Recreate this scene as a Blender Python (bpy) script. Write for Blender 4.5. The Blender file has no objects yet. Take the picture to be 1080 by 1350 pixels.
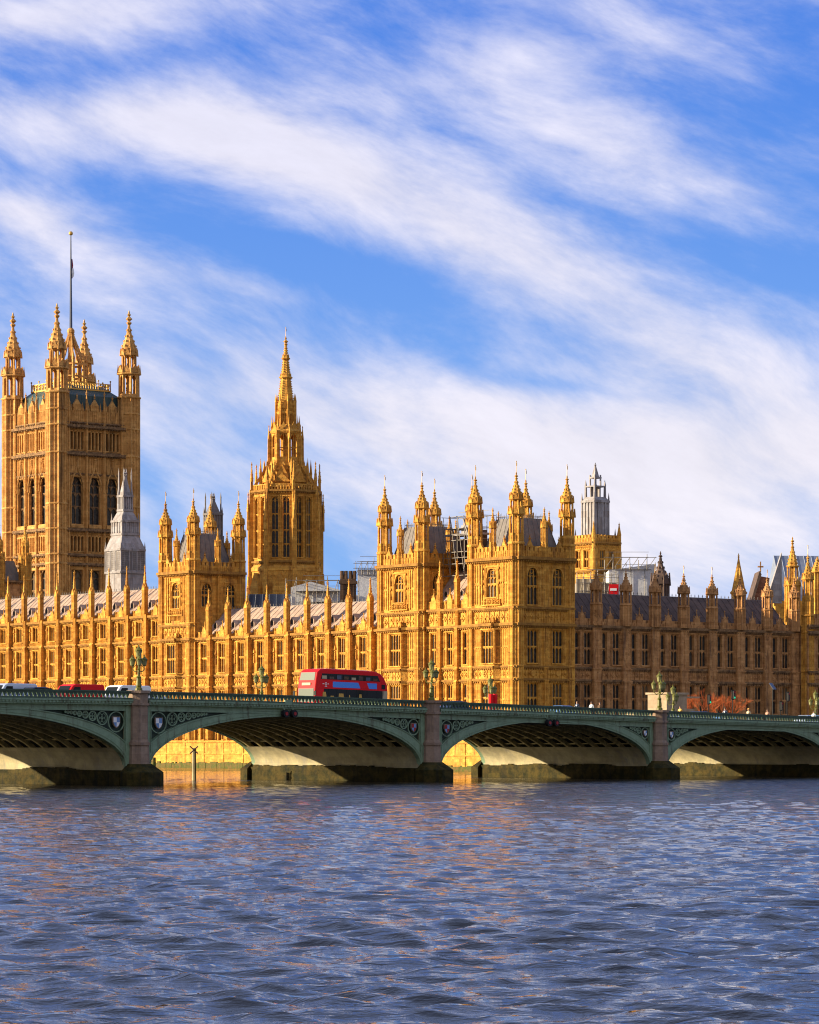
import bpy, bmesh, math, random
import numpy as np
from mathutils import Vector, Matrix
R = math.radians
rnd = random.Random(7)
scene = bpy.context.scene
col = scene.collection

# ------------------------------------------------------------------ camera
CAM = (-298.5, -356.8, 3.7)
FOC = 4150.0                      # focal length in photo pixels (1080 wide)
HZN = 981.0                       # row of the horizon
cam_d = bpy.data.cameras.new('camera'); cam = bpy.data.objects.new('camera', cam_d); col.objects.link(cam)
scene.camera = cam
YAW = math.atan2(.789, .614)
cam.location = CAM
cam.rotation_euler = (R(90), 0, YAW - R(90))
cam_d.sensor_fit = 'HORIZONTAL'; cam_d.sensor_width = 36
cam_d.lens = 36 * FOC / 1080
cam_d.shift_y = (HZN - 675) / 1080
cam_d.clip_start = 1; cam_d.clip_end = 20000

# ------------------------------------------------------------------ light
SUN_AZ, SUN_EL = 31.0, 15.0       # degrees from the river front's normal towards the south
sdir = Vector((-math.cos(R(SUN_AZ)) * math.cos(R(SUN_EL)), math.sin(R(SUN_AZ)) * math.cos(R(SUN_EL)), math.sin(R(SUN_EL))))
sl = bpy.data.lights.new('sun', 'SUN'); so = bpy.data.objects.new('sun', sl); col.objects.link(so)
sl.energy = 5.0; sl.angle = R(.5); sl.color = (1, .83, .57)
so.rotation_euler = sdir.to_track_quat('Z', 'Y').to_euler()
scene.cycles.filter_width = 1.1
scene.view_settings.view_transform = 'Standard'; scene.view_settings.look = 'None'
scene.view_settings.exposure = 1.12; scene.view_settings.gamma = 1

class NT:
    def __init__(s, nt): s.nt = nt
    def n(s, t, **kw):
        x = s.nt.nodes.new(t)
        ins = kw.pop('ins', {})
        for k, v in kw.items(): setattr(x, k, v)
        for k, v in ins.items():
            if isinstance(v, bpy.types.NodeSocket): s.nt.links.new(v, x.inputs[k])
            else: x.inputs[k].default_value = v
        return x
    def m(s, op, a, b=0.0, c=None, clamp=False):
        x = s.nt.nodes.new('ShaderNodeMath'); x.operation = op; x.use_clamp = clamp
        for i, v in enumerate((a, b) if c is None else (a, b, c)):
            if isinstance(v, bpy.types.NodeSocket): s.nt.links.new(v, x.inputs[i])
            else: x.inputs[i].default_value = v
        return x.outputs[0]
    def mix(s, f, a, b, bt='MIX'):
        x = s.nt.nodes.new('ShaderNodeMix'); x.data_type = 'RGBA'; x.blend_type = bt
        for i, v in ((0, f), (6, a), (7, b)):
            if isinstance(v, bpy.types.NodeSocket): s.nt.links.new(v, x.inputs[i])
            else: x.inputs[i].default_value = v if i == 0 else (*v, 1)
        return x.outputs[2]
    def l(s, a, b): s.nt.links.new(a, b)
    def smooth(s, v, lo, hi):
        x = s.nt.nodes.new('ShaderNodeMapRange'); x.interpolation_type = 'SMOOTHSTEP'
        s.nt.links.new(v, x.inputs[0]); x.inputs[1].default_value = lo; x.inputs[2].default_value = hi
        return x.outputs[0]

w = bpy.data.worlds.new('World'); scene.world = w; w.use_nodes = True
N = NT(w.node_tree); w.node_tree.nodes.clear()
sky = N.n('ShaderNodeTexSky', sky_type='NISHITA', sun_disc=False)
sky.sun_elevation = R(SUN_EL + 12); sky.sun_rotation = math.atan2(sdir.x, sdir.y)
sky.sun_elevation = R(SUN_EL); sky.air_density = 1.0; sky.dust_density = .3; sky.ozone_density = 3.0
tc = N.n('ShaderNodeTexCoord')
# sky direction turned so that x runs along the view of the river front, y into it
mp = N.n('ShaderNodeVectorRotate', rotation_type='Z_AXIS', ins={'Vector': tc.outputs['Generated'], 'Angle': R(90) - YAW})
sx = N.n('ShaderNodeSeparateXYZ', ins={0: mp.outputs[0]})
yy = N.m('MAXIMUM', N.m('ABSOLUTE', sx.outputs[1]), .05)
U = N.m('MULTIPLY', N.m('DIVIDE', sx.outputs[0], yy), FOC / 1000)        # +-0.13 over the view -> +-0.54
V = N.m('MULTIPLY', N.m('DIVIDE', sx.outputs[2], yy), FOC / 1000)        # 0 at horizon -> 0.98 at the top
def band(u0, v0, ang, lu, lv, amp):
    "soft elongated cloud mass"
    c, s = math.cos(R(ang)), math.sin(R(ang))
    du = N.m('SUBTRACT', U, u0); dv = N.m('SUBTRACT', V, v0)
    a = N.m('DIVIDE', N.m('ADD', N.m('MULTIPLY', du, c), N.m('MULTIPLY', dv, s)), lu)
    b = N.m('DIVIDE', N.m('SUBTRACT', N.m('MULTIPLY', dv, c), N.m('MULTIPLY', du, s)), lv)
    q = N.m('ADD', N.m('MULTIPLY', a, a), N.m('MULTIPLY', b, b))
    return N.m('MULTIPLY', N.m('EXPONENT', N.m('MULTIPLY', q, -1.0)), amp)
uvv = N.n('ShaderNodeCombineXYZ', ins={0: U, 1: V, 2: 0.0})
warp = N.n('ShaderNodeTexNoise', ins={'Vector': uvv.outputs[0], 'Scale': 1.6, 'Detail': 2.0})
wv = N.n('ShaderNodeVectorMath', operation='MULTIPLY_ADD', ins={0: warp.outputs['Color'], 1: (.20, .20, 0), 2: uvv.outputs[0]})
def streak(ang, su, sv, det, seed, rough=.6):
    r = N.n('ShaderNodeVectorRotate', rotation_type='Z_AXIS', ins={'Vector': wv.outputs[0], 'Angle': R(-ang)})
    m = N.n('ShaderNodeMapping', ins={'Vector': r.outputs[0], 'Scale': (su, sv, 1), 'Location': (seed, seed * 1.7, seed)})
    return N.n('ShaderNodeTexNoise', ins={'Vector': m.outputs[0], 'Scale': 1.0, 'Detail': det, 'Roughness': rough}).outputs[0]
s1 = streak(-24, 2.6, 7.5, 8, 3.1, .6); s2 = streak(-16, 11, 27.0, 8, 8.7, .66); s3 = streak(-35, 1.8, 3.4, 5, 1.3, .52)
def px(x, y): return ((x - 540) / 1000, (HZN - y) / 1000)
dens = None
for (x, y, ang, lu, lv, amp) in [
        (250, 175, -10, .30, .045, .55), (470, 240, -22, .28, .05, .50), (760, 370, -28, .30, .075, .40),
        (1010, 520, -20, .28, .08, .45), (0, 20, 4, .30, .035, .55), (620, 90, 14, .28, .05, .20), (850, 210, -20, .22, .045, .34),
        (560, 560, -4, .42, .075, .50), (900, 600, 0, .30, .06, .45), (300, 500, -10, .22, .05, .22), (250, 720, 0, .5, .06, .25),
        (930, 720, 4, .35, .10, .38), (0, 275, -8, .10, .022, .35), (600, 640, 0, .6, .05, .20), (180, 340, -14, .25, .02, .22),
        (170, 245, -8, .20, .030, -.35), (420, 345, -18, .24, .038, -.55), (40, 440, -40, .16, .08, -.30), (570, 450, -14, .15, .03, -.28),
        (1030, 330, -20, .12, .06, -.20), (170, 85, 10, .16, .03, -.25), (1040, 130, 0, .13, .05, -.20), (720, 505, -8, .09, .013, -.35),
        (200, 640, -60, .12, .035, -.32), (500, 620, -15, .14, .016, -.22)]:
    u0, v0 = px(x, y)
    b = band(u0, v0, ang, lu, lv, amp)
    dens = b if dens is None else N.m('ADD', dens, b)
nz = N.m('ADD', N.m('MULTIPLY', N.m('SUBTRACT', s1, .5), 2.0), N.m('ADD', N.m('MULTIPLY', N.m('SUBTRACT', s2, .5), .65), N.m('MULTIPLY', N.m('SUBTRACT', s3, .5), 1.3)))
dens = N.m('ADD', N.m('ADD', N.m('MULTIPLY', dens, 1.1), .28), nz)
cloud = N.smooth(dens, -.12, 1.22)
up = N.smooth(sx.outputs[2], .0, .30)
# clear blue of the sky on top of the physical one; thin cloud is a whitish veil lit by the sun
blue = N.mix(up, (1.5, 3.1, 6.4), (.20, 1.20, 5.3))
cl = N.mix(up, (6.5, 6.15, 6.5), (5.5, 5.45, 6.5))
shade = N.n('ShaderNodeMapRange', ins={0: N.m('ADD', N.m('MULTIPLY', s1, .6), N.m('MULTIPLY', s2, .4)), 1: .3, 2: .7, 3: .86, 4: 1.06})
cl = N.mix(1.0, cl, shade.outputs[0], 'MULTIPLY')
colr = N.mix(N.m('MULTIPLY', cloud, .93), N.mix(.88, sky.outputs[0], blue), cl)
# unseen cream sky added behind the viewer, as warm fill for shaded faces
back_fill = N.m('MULTIPLY', N.smooth(N.m('MULTIPLY', sx.outputs[1], -1.0), -.25, .45), N.smooth(sx.outputs[2], -.05, .05))
colr = N.mix(back_fill, colr, (4.3, 3.7, 3.2))
colr = N.mix(N.m('MULTIPLY', N.smooth(sx.outputs[2], .21, .42), .75), colr, (2.9, 3.7, 6.0))
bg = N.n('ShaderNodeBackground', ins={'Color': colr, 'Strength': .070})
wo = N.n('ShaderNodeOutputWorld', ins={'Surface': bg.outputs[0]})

# ------------------------------------------------------------------ helpers
def cam_xy(px_, Z):
    "world point on the sight line of photo column px_ at depth Z"
    X = (px_ - 540) / FOC * Z
    return (CAM[0] + .789 * X + .614 * Z, CAM[1] - .614 * X + .789 * Z)
def zat(py, Z): return CAM[2] + (HZN - py) * Z / FOC

class Face:
    "a wall plane: a runs along it, b outward, z up"
    def __init__(s, ox, oy, u, n): s.o = (ox, oy); s.u = u; s.n = n; s.rot = math.atan2(n[1], n[0]) + R(90)
    def p(s, a, b, z): return (s.o[0] + s.u[0] * a + s.n[0] * b, s.o[1] + s.u[1] * a + s.n[1] * b, z)
def EF(x): return Face(x, 0, (0, 1), (-1, 0))
def NF(y): return Face(0, y, (1, 0), (0, -1))
def WF(x): return Face(x, 0, (0, 1), (1, 0))
def SF(y): return Face(0, y, (1, 0), (0, 1))
WORLD = Face(0, 0, (1, 0), (0, 1))

class MB:
    def __init__(s): s.v = []; s.f = []
    subs = None
    def add(s, vs, fs):
        k = len(s.v); s.v += vs; s.f += [tuple(i + k for i in f) for f in fs]
    def box(s, fr, a0, a1, b0, b1, z0, z1):
        s.add([fr.p(a, b, z) for z in (z0, z1) for a, b in ((a0, b0), (a1, b0), (a1, b1), (a0, b1))],
              [(0, 3, 2, 1), (4, 5, 6, 7), (0, 1, 5, 4), (1, 2, 6, 5), (2, 3, 7, 6), (3, 0, 4, 7)])
    def quad(s, *ps): s.add(list(ps), [(0, 1, 2, 3)])
    def prism(s, fr, poly, b0, b1):
        n = len(poly)
        s.add([fr.p(a, b0, z) for a, z in poly] + [fr.p(a, b1, z) for a, z in poly],
              [tuple(range(n)), tuple(range(2 * n - 1, n - 1, -1))] + [(i, (i + 1) % n, n + (i + 1) % n, n + i) for i in range(n)])
    def frus(s, cx, cy, z0, z1, r0, r1, k=8, ph=None, cap=True):
        if ph is None: ph = math.pi / k
        vs = []
        for z, r in ((z0, r0), (z1, r1)):
            for i in range(k): t = ph + 2 * math.pi * i / k; vs.append((cx + r * math.cos(t), cy + r * math.sin(t), z))
        fs = [(i, (i + 1) % k, k + (i + 1) % k, k + i) for i in range(k)]
        if cap: fs += [tuple(range(k - 1, -1, -1)), tuple(range(k, 2 * k))]
        s.add(vs, fs)
    def cone(s, cx, cy, z0, z1, r, k=8): s.frus(cx, cy, z0, z1, r, .01, k)
    def lathe(s, cx, cy, prof, k=8, ph=None):
        for (r0, z0), (r1, z1) in zip(prof[:-1], prof[1:]): s.frus(cx, cy, z0, z1, r0, r1, k, ph, cap=False)
        s.frus(cx, cy, prof[0][1] - .001, prof[0][1], prof[0][0] * .99, prof[0][0], k, ph)
        s.frus(cx, cy, prof[-1][1], prof[-1][1] + .001, prof[-1][0], prof[-1][0] * .99, k, ph)
    def tube(s, p0, p1, r0, r1=None, k=6):
        r1 = r0 if r1 is None else r1
        p0 = Vector(p0); p1 = Vector(p1); d = (p1 - p0)
        if d.length < 1e-6: return
        d.normalize(); x = d.orthogonal().normalized(); y = d.cross(x)
        vs = [tuple(p + (x * math.cos(2 * math.pi * i / k) + y * math.sin(2 * math.pi * i / k)) * r) for p, r in ((p0, r0), (p1, r1)) for i in range(k)]
        s.add(vs, [(i, (i + 1) % k, k + (i + 1) % k, k + i) for i in range(k)] + [tuple(range(k - 1, -1, -1)), tuple(range(k, 2 * k))])
    def ball(s, c, r, k=8, h=5, sz=1.0):
        prof = [(max(.02 * r, r * math.sin(math.pi * i / h)), c[2] - r * sz * math.cos(math.pi * i / h)) for i in range(h + 1)]
        s.lathe(c[0], c[1], prof, k)
    def torus(s, fr, a, b, z, r, t, k=14, kk=4):
        vs = []; fs = []
        for i in range(k):
            th = 2 * math.pi * i / k
            for j in range(kk):
                ph = 2 * math.pi * j / kk + .785
                rr = r + t * math.cos(ph)
                vs.append(fr.p(a + rr * math.cos(th), b + t * math.sin(ph), z + rr * math.sin(th)))
        for i in range(k):
            for j in range(kk): fs.append((i * kk + j, ((i + 1) % k) * kk + j, ((i + 1) % k) * kk + (j + 1) % kk, i * kk + (j + 1) % kk))
        s.add(vs, fs)
    def disc(s, fr, a, b, z, r, t, k=14):
        s.prism(fr, [(a + r * math.cos(2 * math.pi * i / k), z + r * math.sin(2 * math.pi * i / k)) for i in range(k)], b, b - t)
    def mesh(s, name, m, off=(0, 0, 0), smooth=False, recalc=True):
        me = bpy.data.meshes.new(name)
        v = [(a - off[0], b - off[1], c - off[2]) for a, b, c in s.v]
        me.from_pydata(v, [], s.f)
        if recalc:
            bm = bmesh.new(); bm.from_mesh(me); bmesh.ops.recalc_face_normals(bm, faces=bm.faces); bm.to_mesh(me); bm.free()
        ms = m if isinstance(m, (list, tuple)) else [m]
        for q in ms: me.materials.append(q)
        if smooth:
            for p in me.polygons: p.use_smooth = True
        return me

def wloc(o):
    v = Vector((0, 0, 0))
    while o: v += Vector(o.location); o = o.parent
    return v
def part(name, mb, m, parent=None, smooth=False, label=None):
    "one mesh object; vertices are world points unless the parent sits at the origin"
    off = wloc(parent) if parent else (0, 0, 0)
    o = bpy.data.objects.new(name, mb.mesh(name, m, off, smooth)); col.objects.link(o)
    if parent: o.parent = parent
    if label: o['label'] = label
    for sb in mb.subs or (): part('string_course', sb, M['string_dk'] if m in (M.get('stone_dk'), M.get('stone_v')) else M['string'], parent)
    return o
def inst(name, me, parent, loc, rz=0, scale=None):
    "a child object with shared mesh data at a world point"
    o = bpy.data.objects.new(name, me); col.objects.link(o); o.parent = parent
    o.location = Vector(loc) - (wloc(parent) if parent else Vector((0, 0, 0))); o.rotation_euler = (0, 0, rz)
    if scale: o.scale = scale
    return o
def thing(name, label, cat, loc=(0, 0, 0), rz=0, group=None):
    o = bpy.data.objects.new(name, None); col.objects.link(o); o.empty_display_size = .5
    o.location = loc; o.rotation_euler = (0, 0, rz); o['label'] = label; o['category'] = cat
    if group: o['group'] = group
    return o
def struct(name, mb, m, kind='structure', smooth=False):
    o = part(name, mb, m, None, smooth); o['kind'] = kind; return o
def tag(o, label, cat, group=None):
    o['label'] = label; o['category'] = cat
    if group: o['group'] = group
    return o
def copy_tree(o, parent=None):
    c = o.copy(); col.objects.link(c)
    if parent: c.parent = parent
    for ch in list(o.children): copy_tree(ch, c)
    return c

# ------------------------------------------------------------------ materials
def mat(name, base, rough=.8, metal=0, var=None, vscale=.5, streak=None, sscale=1.2, bump=0, bscale=3, spec=.3, brick=None, brickamt=.25, emit=None, speck=None):
    m = bpy.data.materials.new(name); m.use_nodes = True
    n = NT(m.node_tree); b = m.node_tree.nodes['Principled BSDF']
    b.inputs['Base Color'].default_value = (*base, 1); b.inputs['Roughness'].default_value = rough; b.inputs['Metallic'].default_value = metal
    b.inputs['Specular IOR Level'].default_value = spec
    if emit: b.inputs['Emission Color'].default_value = (*emit[:3], 1); b.inputs['Emission Strength'].default_value = emit[3]
    if not (var or bump or brick): return m
    g = n.n('ShaderNodeNewGeometry'); pos = g.outputs['Position']
    c = None
    if var:
        a = n.n('ShaderNodeTexNoise', ins={'Vector': pos, 'Scale': vscale, 'Detail': 6.0, 'Roughness': .65})
        c = n.mix(n.smooth(a.outputs[0], .32, .68), base, var)
    if streak:
        mp_ = n.n('ShaderNodeMapping', ins={'Vector': pos, 'Scale': (1, 1, .12)})
        a = n.n('ShaderNodeTexNoise', ins={'Vector': mp_.outputs[0], 'Scale': sscale, 'Detail': 5.0, 'Roughness': .7})
        c = n.mix(n.smooth(a.outputs[0], .50, .74), c, streak)
    if speck:
        a = n.n('ShaderNodeTexNoise', ins={'Vector': pos, 'Scale': 1.9, 'Detail': 4.0, 'Roughness': .75})
        c = n.mix(n.m('MULTIPLY', n.smooth(a.outputs[0], .54, .66), .6), c, speck)
    if brick:
        sp = n.n('ShaderNodeSeparateXYZ', ins={0: pos})
        cb = n.n('ShaderNodeCombineXYZ', ins={0: n.m('ADD', sp.outputs[0], sp.outputs[1]), 1: sp.outputs[2], 2: 0.0})
        bt = n.n('ShaderNodeTexBrick', ins={'Vector': cb.outputs[0], 'Color1': (1, 1, 1, 1), 'Color2': (1 - brickamt * 1.3, 1 - brickamt * 1.6, 1 - brickamt * 1.8, 1), 'Mortar': (1 - 2 * brickamt, 1 - 2 * brickamt, 1 - 2 * brickamt, 1),
                     'Scale': 1.0, 'Mortar Size': .012, 'Brick Width': brick[0], 'Row Height': brick[1]})
        c = n.mix(1.0, c, bt.outputs[0], 'MULTIPLY')
    if c: n.l(c, b.inputs['Base Color'])
    if bump:
        a = n.n('ShaderNodeTexNoise', ins={'Vector': pos, 'Scale': bscale, 'Detail': 5.0, 'Roughness': .7})
        bp = n.n('ShaderNodeBump', ins={'Height': a.outputs[0], 'Strength': bump, 'Distance': .15})
        n.l(bp.outputs[0], b.inputs['Normal'])
    return m
M = {}
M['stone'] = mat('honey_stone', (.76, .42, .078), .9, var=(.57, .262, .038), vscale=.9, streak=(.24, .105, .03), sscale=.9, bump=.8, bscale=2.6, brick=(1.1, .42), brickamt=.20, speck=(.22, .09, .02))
M['stone_dk'] = mat('brown_stone', (.62, .335, .13), .9, var=(.46, .23, .088), vscale=.8, streak=(.17, .09, .045), sscale=1.1, bump=.8, bscale=2.6, brick=(1.1, .42), brickamt=.20, speck=(.12, .06, .025))  # darker, browner stone of the north wing and some blocks behind
M['stone_v'] = mat('tower_stone', (.72, .40, .125), .9, var=(.55, .275, .075), vscale=.5, streak=(.22, .115, .04), sscale=.6, bump=.8, bscale=1.8, brick=(1.3, .5), brickamt=.16, speck=(.18, .08, .025))
M['string'] = mat('weathered_shade_string_stone', (.36, .185, .035), .9, var=(.20, .09, .02), vscale=1.6)  # string courses: weathering plus undercut shadow put into the colour
M['string_dk'] = mat('sooty_shade_string_stone', (.30, .17, .075), .9, var=(.09, .05, .025), vscale=1.6)  # same for the darker walls, soot and undercut shadow in one painted tone
M['gilt'] = mat('gilded_metal', (.55, .33, .08), .5, .6)
M['glass'] = mat('leaded_glass', (.012, .011, .010), .25, var=(.05, .045, .04), vscale=2.2, bump=.25, bscale=2.5, spec=.25)
gm_ = M['glass']; gn = NT(gm_.node_tree); gb = gm_.node_tree.nodes['Principled BSDF']; gl_ = gb.inputs['Base Color'].links[0].from_socket
oi = gn.n('ShaderNodeObjectInfo'); rv = oi.outputs['Random']
gn.l(gn.mix(gn.m('MULTIPLY', gn.smooth(rv, .72, 1.0), .8), gl_, (.16, .12, .07)), gb.inputs['Base Color'])
gn.l(gn.m('ADD', gn.m('MULTIPLY', rv, .3), .12), gb.inputs['Roughness'])
M['lead'] = mat('lead_grey', (.21, .19, .175), .8, spec=.15, var=(.15, .135, .13), vscale=1.2, bump=.3, bscale=4, streak=(.14, .13, .14))
M['palelead'] = mat('pale_ventilator_stone', (.37, .355, .36), .8, var=(.29, .275, .28), vscale=1.2, streak=(.17, .16, .165), brick=(.7, 1.1), brickamt=.2)
M['slate'] = mat('dark_iron_roof', (.085, .06, .05), .8, spec=.12, var=(.14, .095, .075), vscale=.5, streak=(.035, .03, .035), bump=.4, bscale=3)
M['tile'] = mat('pale_iron_roof', (.44, .33, .25), .85, spec=.1, var=(.38, .28, .22), vscale=.6, streak=(.26, .19, .15), bump=.3, bscale=3, brick=(.9, .6), brickamt=.15)
M['greenroof'] = mat('dark_green_roof', (.025, .055, .06), .4, var=(.04, .075, .07), vscale=2)
M['white'] = mat('white_sheeting', (.72, .72, .72), .6, var=(.55, .56, .58), vscale=1.3, bump=.4, bscale=1)
M['steel'] = mat('scaffold_steel', (.20, .18, .16), .6, .2)
M['green'] = mat('bridge_green_paint', (.215, .31, .195), .5, var=(.165, .245, .15), vscale=1.6, streak=(.085, .075, .04), sscale=1.8, bump=.15, bscale=5)
M['green_mid'] = mat('parapet_green_paint', (.07, .115, .07), .5, var=(.04, .07, .045), vscale=2)
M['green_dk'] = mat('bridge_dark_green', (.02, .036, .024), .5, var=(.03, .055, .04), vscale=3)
M['green_sh'] = mat('underdeck_shade_paint', (.014, .015, .012), .7, var=(.008, .009, .008), vscale=2)  # near-black: the shade below the deck is put into this colour
M['rib'] = mat('rib_sun_tint', (.52, .43, .20), .6, var=(.26, .22, .10), vscale=2)  # pale gold puts the warm sun on the iron ribs into their colour
M['granite'] = mat('grey_granite', (.33, .235, .165), .8, var=(.24, .17, .12), vscale=1.5, streak=(.13, .10, .09), bump=.4, bscale=6, brick=(1.6, .7), brickamt=.12)
M['plinth'] = mat('plinth_stone', (.42, .33, .22), .85, var=(.33, .25, .16), vscale=1.5, brick=(1.0, .45), brickamt=.15)
M['pierwall'] = mat('pale_pier_stone', (.47, .41, .24), .8, var=(.31, .28, .17), vscale=.8, streak=(.28, .26, .2), bump=.2, bscale=3, brick=(1.6, .6), brickamt=.08)
M['algae'] = mat('wet_algae_stone', (.075, .055, .012), .7, spec=.1, var=(.018, .02, .005), vscale=1.2, streak=(.02, .02, .012), bump=.6, bscale=3, brick=(1.6, .5), brickamt=.15)
M['weed'] = mat('green_weed_stone', (.055, .08, .006), .8, var=(.14, .085, .02), vscale=2, streak=(.03, .05, .01), bump=.6, bscale=4)
M['asphalt'] = mat('asphalt', (.05, .05, .052), .9, var=(.065, .062, .06), vscale=1)
M['paving'] = mat('paving', (.28, .25, .21), .9, var=(.22, .2, .17), vscale=1)
M['ground'] = mat('ground', (.16, .13, .09), .9, var=(.10, .11, .05), vscale=.2)
M['lamp'] = mat('lamp_green', (.15, .14, .02), .5, var=(.08, .09, .015), vscale=6)
M['lampglass'] = mat('lantern_glass', (.22, .22, .09), .15, spec=.6)
M['red'] = mat('bus_red', (.64, .01, .015), .55, spec=.15)
M['redroof'] = mat('bus_roof_white', (.75, .72, .74), .3)
M['blue'] = mat('advert_blue', (.07, .25, .78), .4)
M['black'] = mat('black_rubber', (.012, .012, .013), .7)
M['carglass'] = mat('car_glass', (.012, .014, .014), .15, spec=.12)
M['paleglass'] = mat('windscreen_pale', (.13, .15, .12), .5, spec=.2)
M['cream'] = mat('cream_panel', (.42, .34, .22), .4)
M['silver'] = mat('silver_paint', (.50, .58, .68), .3, .3)
M['navy'] = mat('navy_paint', (.02, .035, .08), .25, spec=.6)
M['carblue'] = mat('blue_paint', (.10, .22, .45), .25, spec=.6)
M['whitep'] = mat('white_paint', (.78, .78, .78), .3)
M['chrome'] = mat('wheel_metal', (.5, .5, .5), .3, 1)
M['lampw'] = mat('headlamp_lens', (.7, .7, .65), .1)
M['skin'] = mat('skin', (.45, .25, .17), .6)
M['ltgreen'] = mat('signal_green', (.02, .5, .25), .4, emit=(.02, .8, .4, .35))
M['sigred'] = mat('signal_red', (.30, .01, .01), .4)
M['twig'] = mat('orange_twigs', (.50, .13, .035), .8, var=(.38, .09, .02), vscale=3)
M['brick'] = mat('dark_chimney_brick', (.16, .10, .06), .9, var=(.10, .06, .04), vscale=2, brick=(.4, .15))
M['redtile'] = mat('orange_roof_tiles', (.42, .17, .08), .8, var=(.32, .12, .06), vscale=2, brick=(.5, .3))
M['bluelead'] = mat('blue_grey_lead_roof', (.22, .26, .34), .5, var=(.17, .2, .27), vscale=.7)
# ------------------------------------------------------------------ gothic kit
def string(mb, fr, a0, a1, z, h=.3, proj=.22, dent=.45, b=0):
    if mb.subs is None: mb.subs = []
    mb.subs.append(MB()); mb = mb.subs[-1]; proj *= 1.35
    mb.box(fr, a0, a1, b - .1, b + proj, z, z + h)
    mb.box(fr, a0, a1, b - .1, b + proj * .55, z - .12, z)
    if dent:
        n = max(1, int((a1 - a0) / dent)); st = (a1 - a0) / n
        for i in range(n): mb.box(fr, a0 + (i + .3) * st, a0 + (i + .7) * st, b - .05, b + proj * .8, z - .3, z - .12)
def ribs(mb, fr, a0, a1, z0, z1, step=.5, proj=.10, w=.11, b=0, arch=True):
    n = max(1, round((a1 - a0) / step)); st = (a1 - a0) / n
    for i in range(n + 1): mb.box(fr, a0 + i * st - w / 2, a0 + i * st + w / 2, b - .03, b + proj, z0, z1)
    if arch:
        for i in range(n):
            c0, c1 = a0 + i * st, a0 + (i + 1) * st; h = st * .75
            mb.prism(fr, [(c0, z1 - h), (c0 + st * .12, z1 - h * .45), ((c0 + c1) / 2, z1), (c0, z1)], b - .02, b + proj * .85)
            mb.prism(fr, [(c1, z1 - h), (c1, z1), ((c0 + c1) / 2, z1), (c1 - st * .12, z1 - h * .45)], b - .02, b + proj * .85)
def carved(mb, fr, a0, a1, z0, z1, b=0, proj=.13):
    "a row of raised quatrefoils and shields between thin ribs"
    h = z1 - z0; n = max(1, round((a1 - a0) / (h * .8))); st = (a1 - a0) / n
    for i in range(n):
        c = a0 + (i + .5) * st; m = (z0 + z1) / 2; q = min(st, h) * .36
        mb.box(fr, a0 + i * st - .05, a0 + i * st + .05, b - .02, b + proj * .8, z0, z1)
        for dx, dz in ((q * .62, 0), (-q * .62, 0), (0, q * .62), (0, -q * .62)):
            mb.prism(fr, [(c + dx + q * .42 * x, m + dz + q * .42 * y) for x, y in ((1, 0), (0, 1), (-1, 0), (0, -1))], b - .02, b + proj)
        mb.prism(fr, [(c - q * .3, m + q * .35), (c + q * .3, m + q * .35), (c + q * .3, m), (c, m - q * .45), (c - q * .3, m)], b - .02, b + proj * 1.6)
def wallface(mb, fr, a0, a1, z0, z1, ops, depth=.42, b=0):
    "wall skin with openings; ops = list of (a0,a1,z0,z1)"
    A = sorted({a0, a1} | {x for o in ops for x in o[:2] if a0 < x < a1}); Z = sorted({z0, z1} | {x for o in ops for x in o[2:] if z0 < x < z1})
    for i in range(len(A) - 1):
        for j in range(len(Z) - 1):
            ca, cz = (A[i] + A[i + 1]) / 2, (Z[j] + Z[j + 1]) / 2
            if any(o[0] < ca < o[1] and o[2] < cz < o[3] for o in ops): continue
            mb.quad(fr.p(A[i], b, Z[j]), fr.p(A[i + 1], b, Z[j]), fr.p(A[i + 1], b, Z[j + 1]), fr.p(A[i], b, Z[j + 1]))
    for o in ops:
        x0, x1, y0, y1 = o; d = b - depth
        mb.quad(fr.p(x0, b, y0), fr.p(x0, d, y0), fr.p(x0, d, y1), fr.p(x0, b, y1))
        mb.quad(fr.p(x1, b, y0), fr.p(x1, d, y0), fr.p(x1, d, y1), fr.p(x1, b, y1))
        mb.quad(fr.p(x0, b, y0), fr.p(x1, b, y0), fr.p(x1, d, y0), fr.p(x0, d, y0))
        mb.quad(fr.p(x0, b, y1), fr.p(x1, b, y1), fr.p(x1, d, y1), fr.p(x0, d, y1))
        mb.quad(fr.p(x0, d, y0), fr.p(x1, d, y0), fr.p(x1, d, y1), fr.p(x0, d, y1))
        # raised surround and label mould
        mb.box(fr, x0 - .16, x0 - .02, b - .03, b + .12, y0, y1 + .1); mb.box(fr, x1 + .02, x1 + .16, b - .03, b + .12, y0, y1 + .1)
        mb.box(fr, x0 - .24, x1 + .24, b - .03, b + .17, y1 + .1, y1 + .26); mb.box(fr, x0 - .2, x1 + .2, b - .03, b + .2, y0 - .2, y0 - .02)
LOC = Face(0, 0, (1, 0), (0, -1))
WIN = {}
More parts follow.
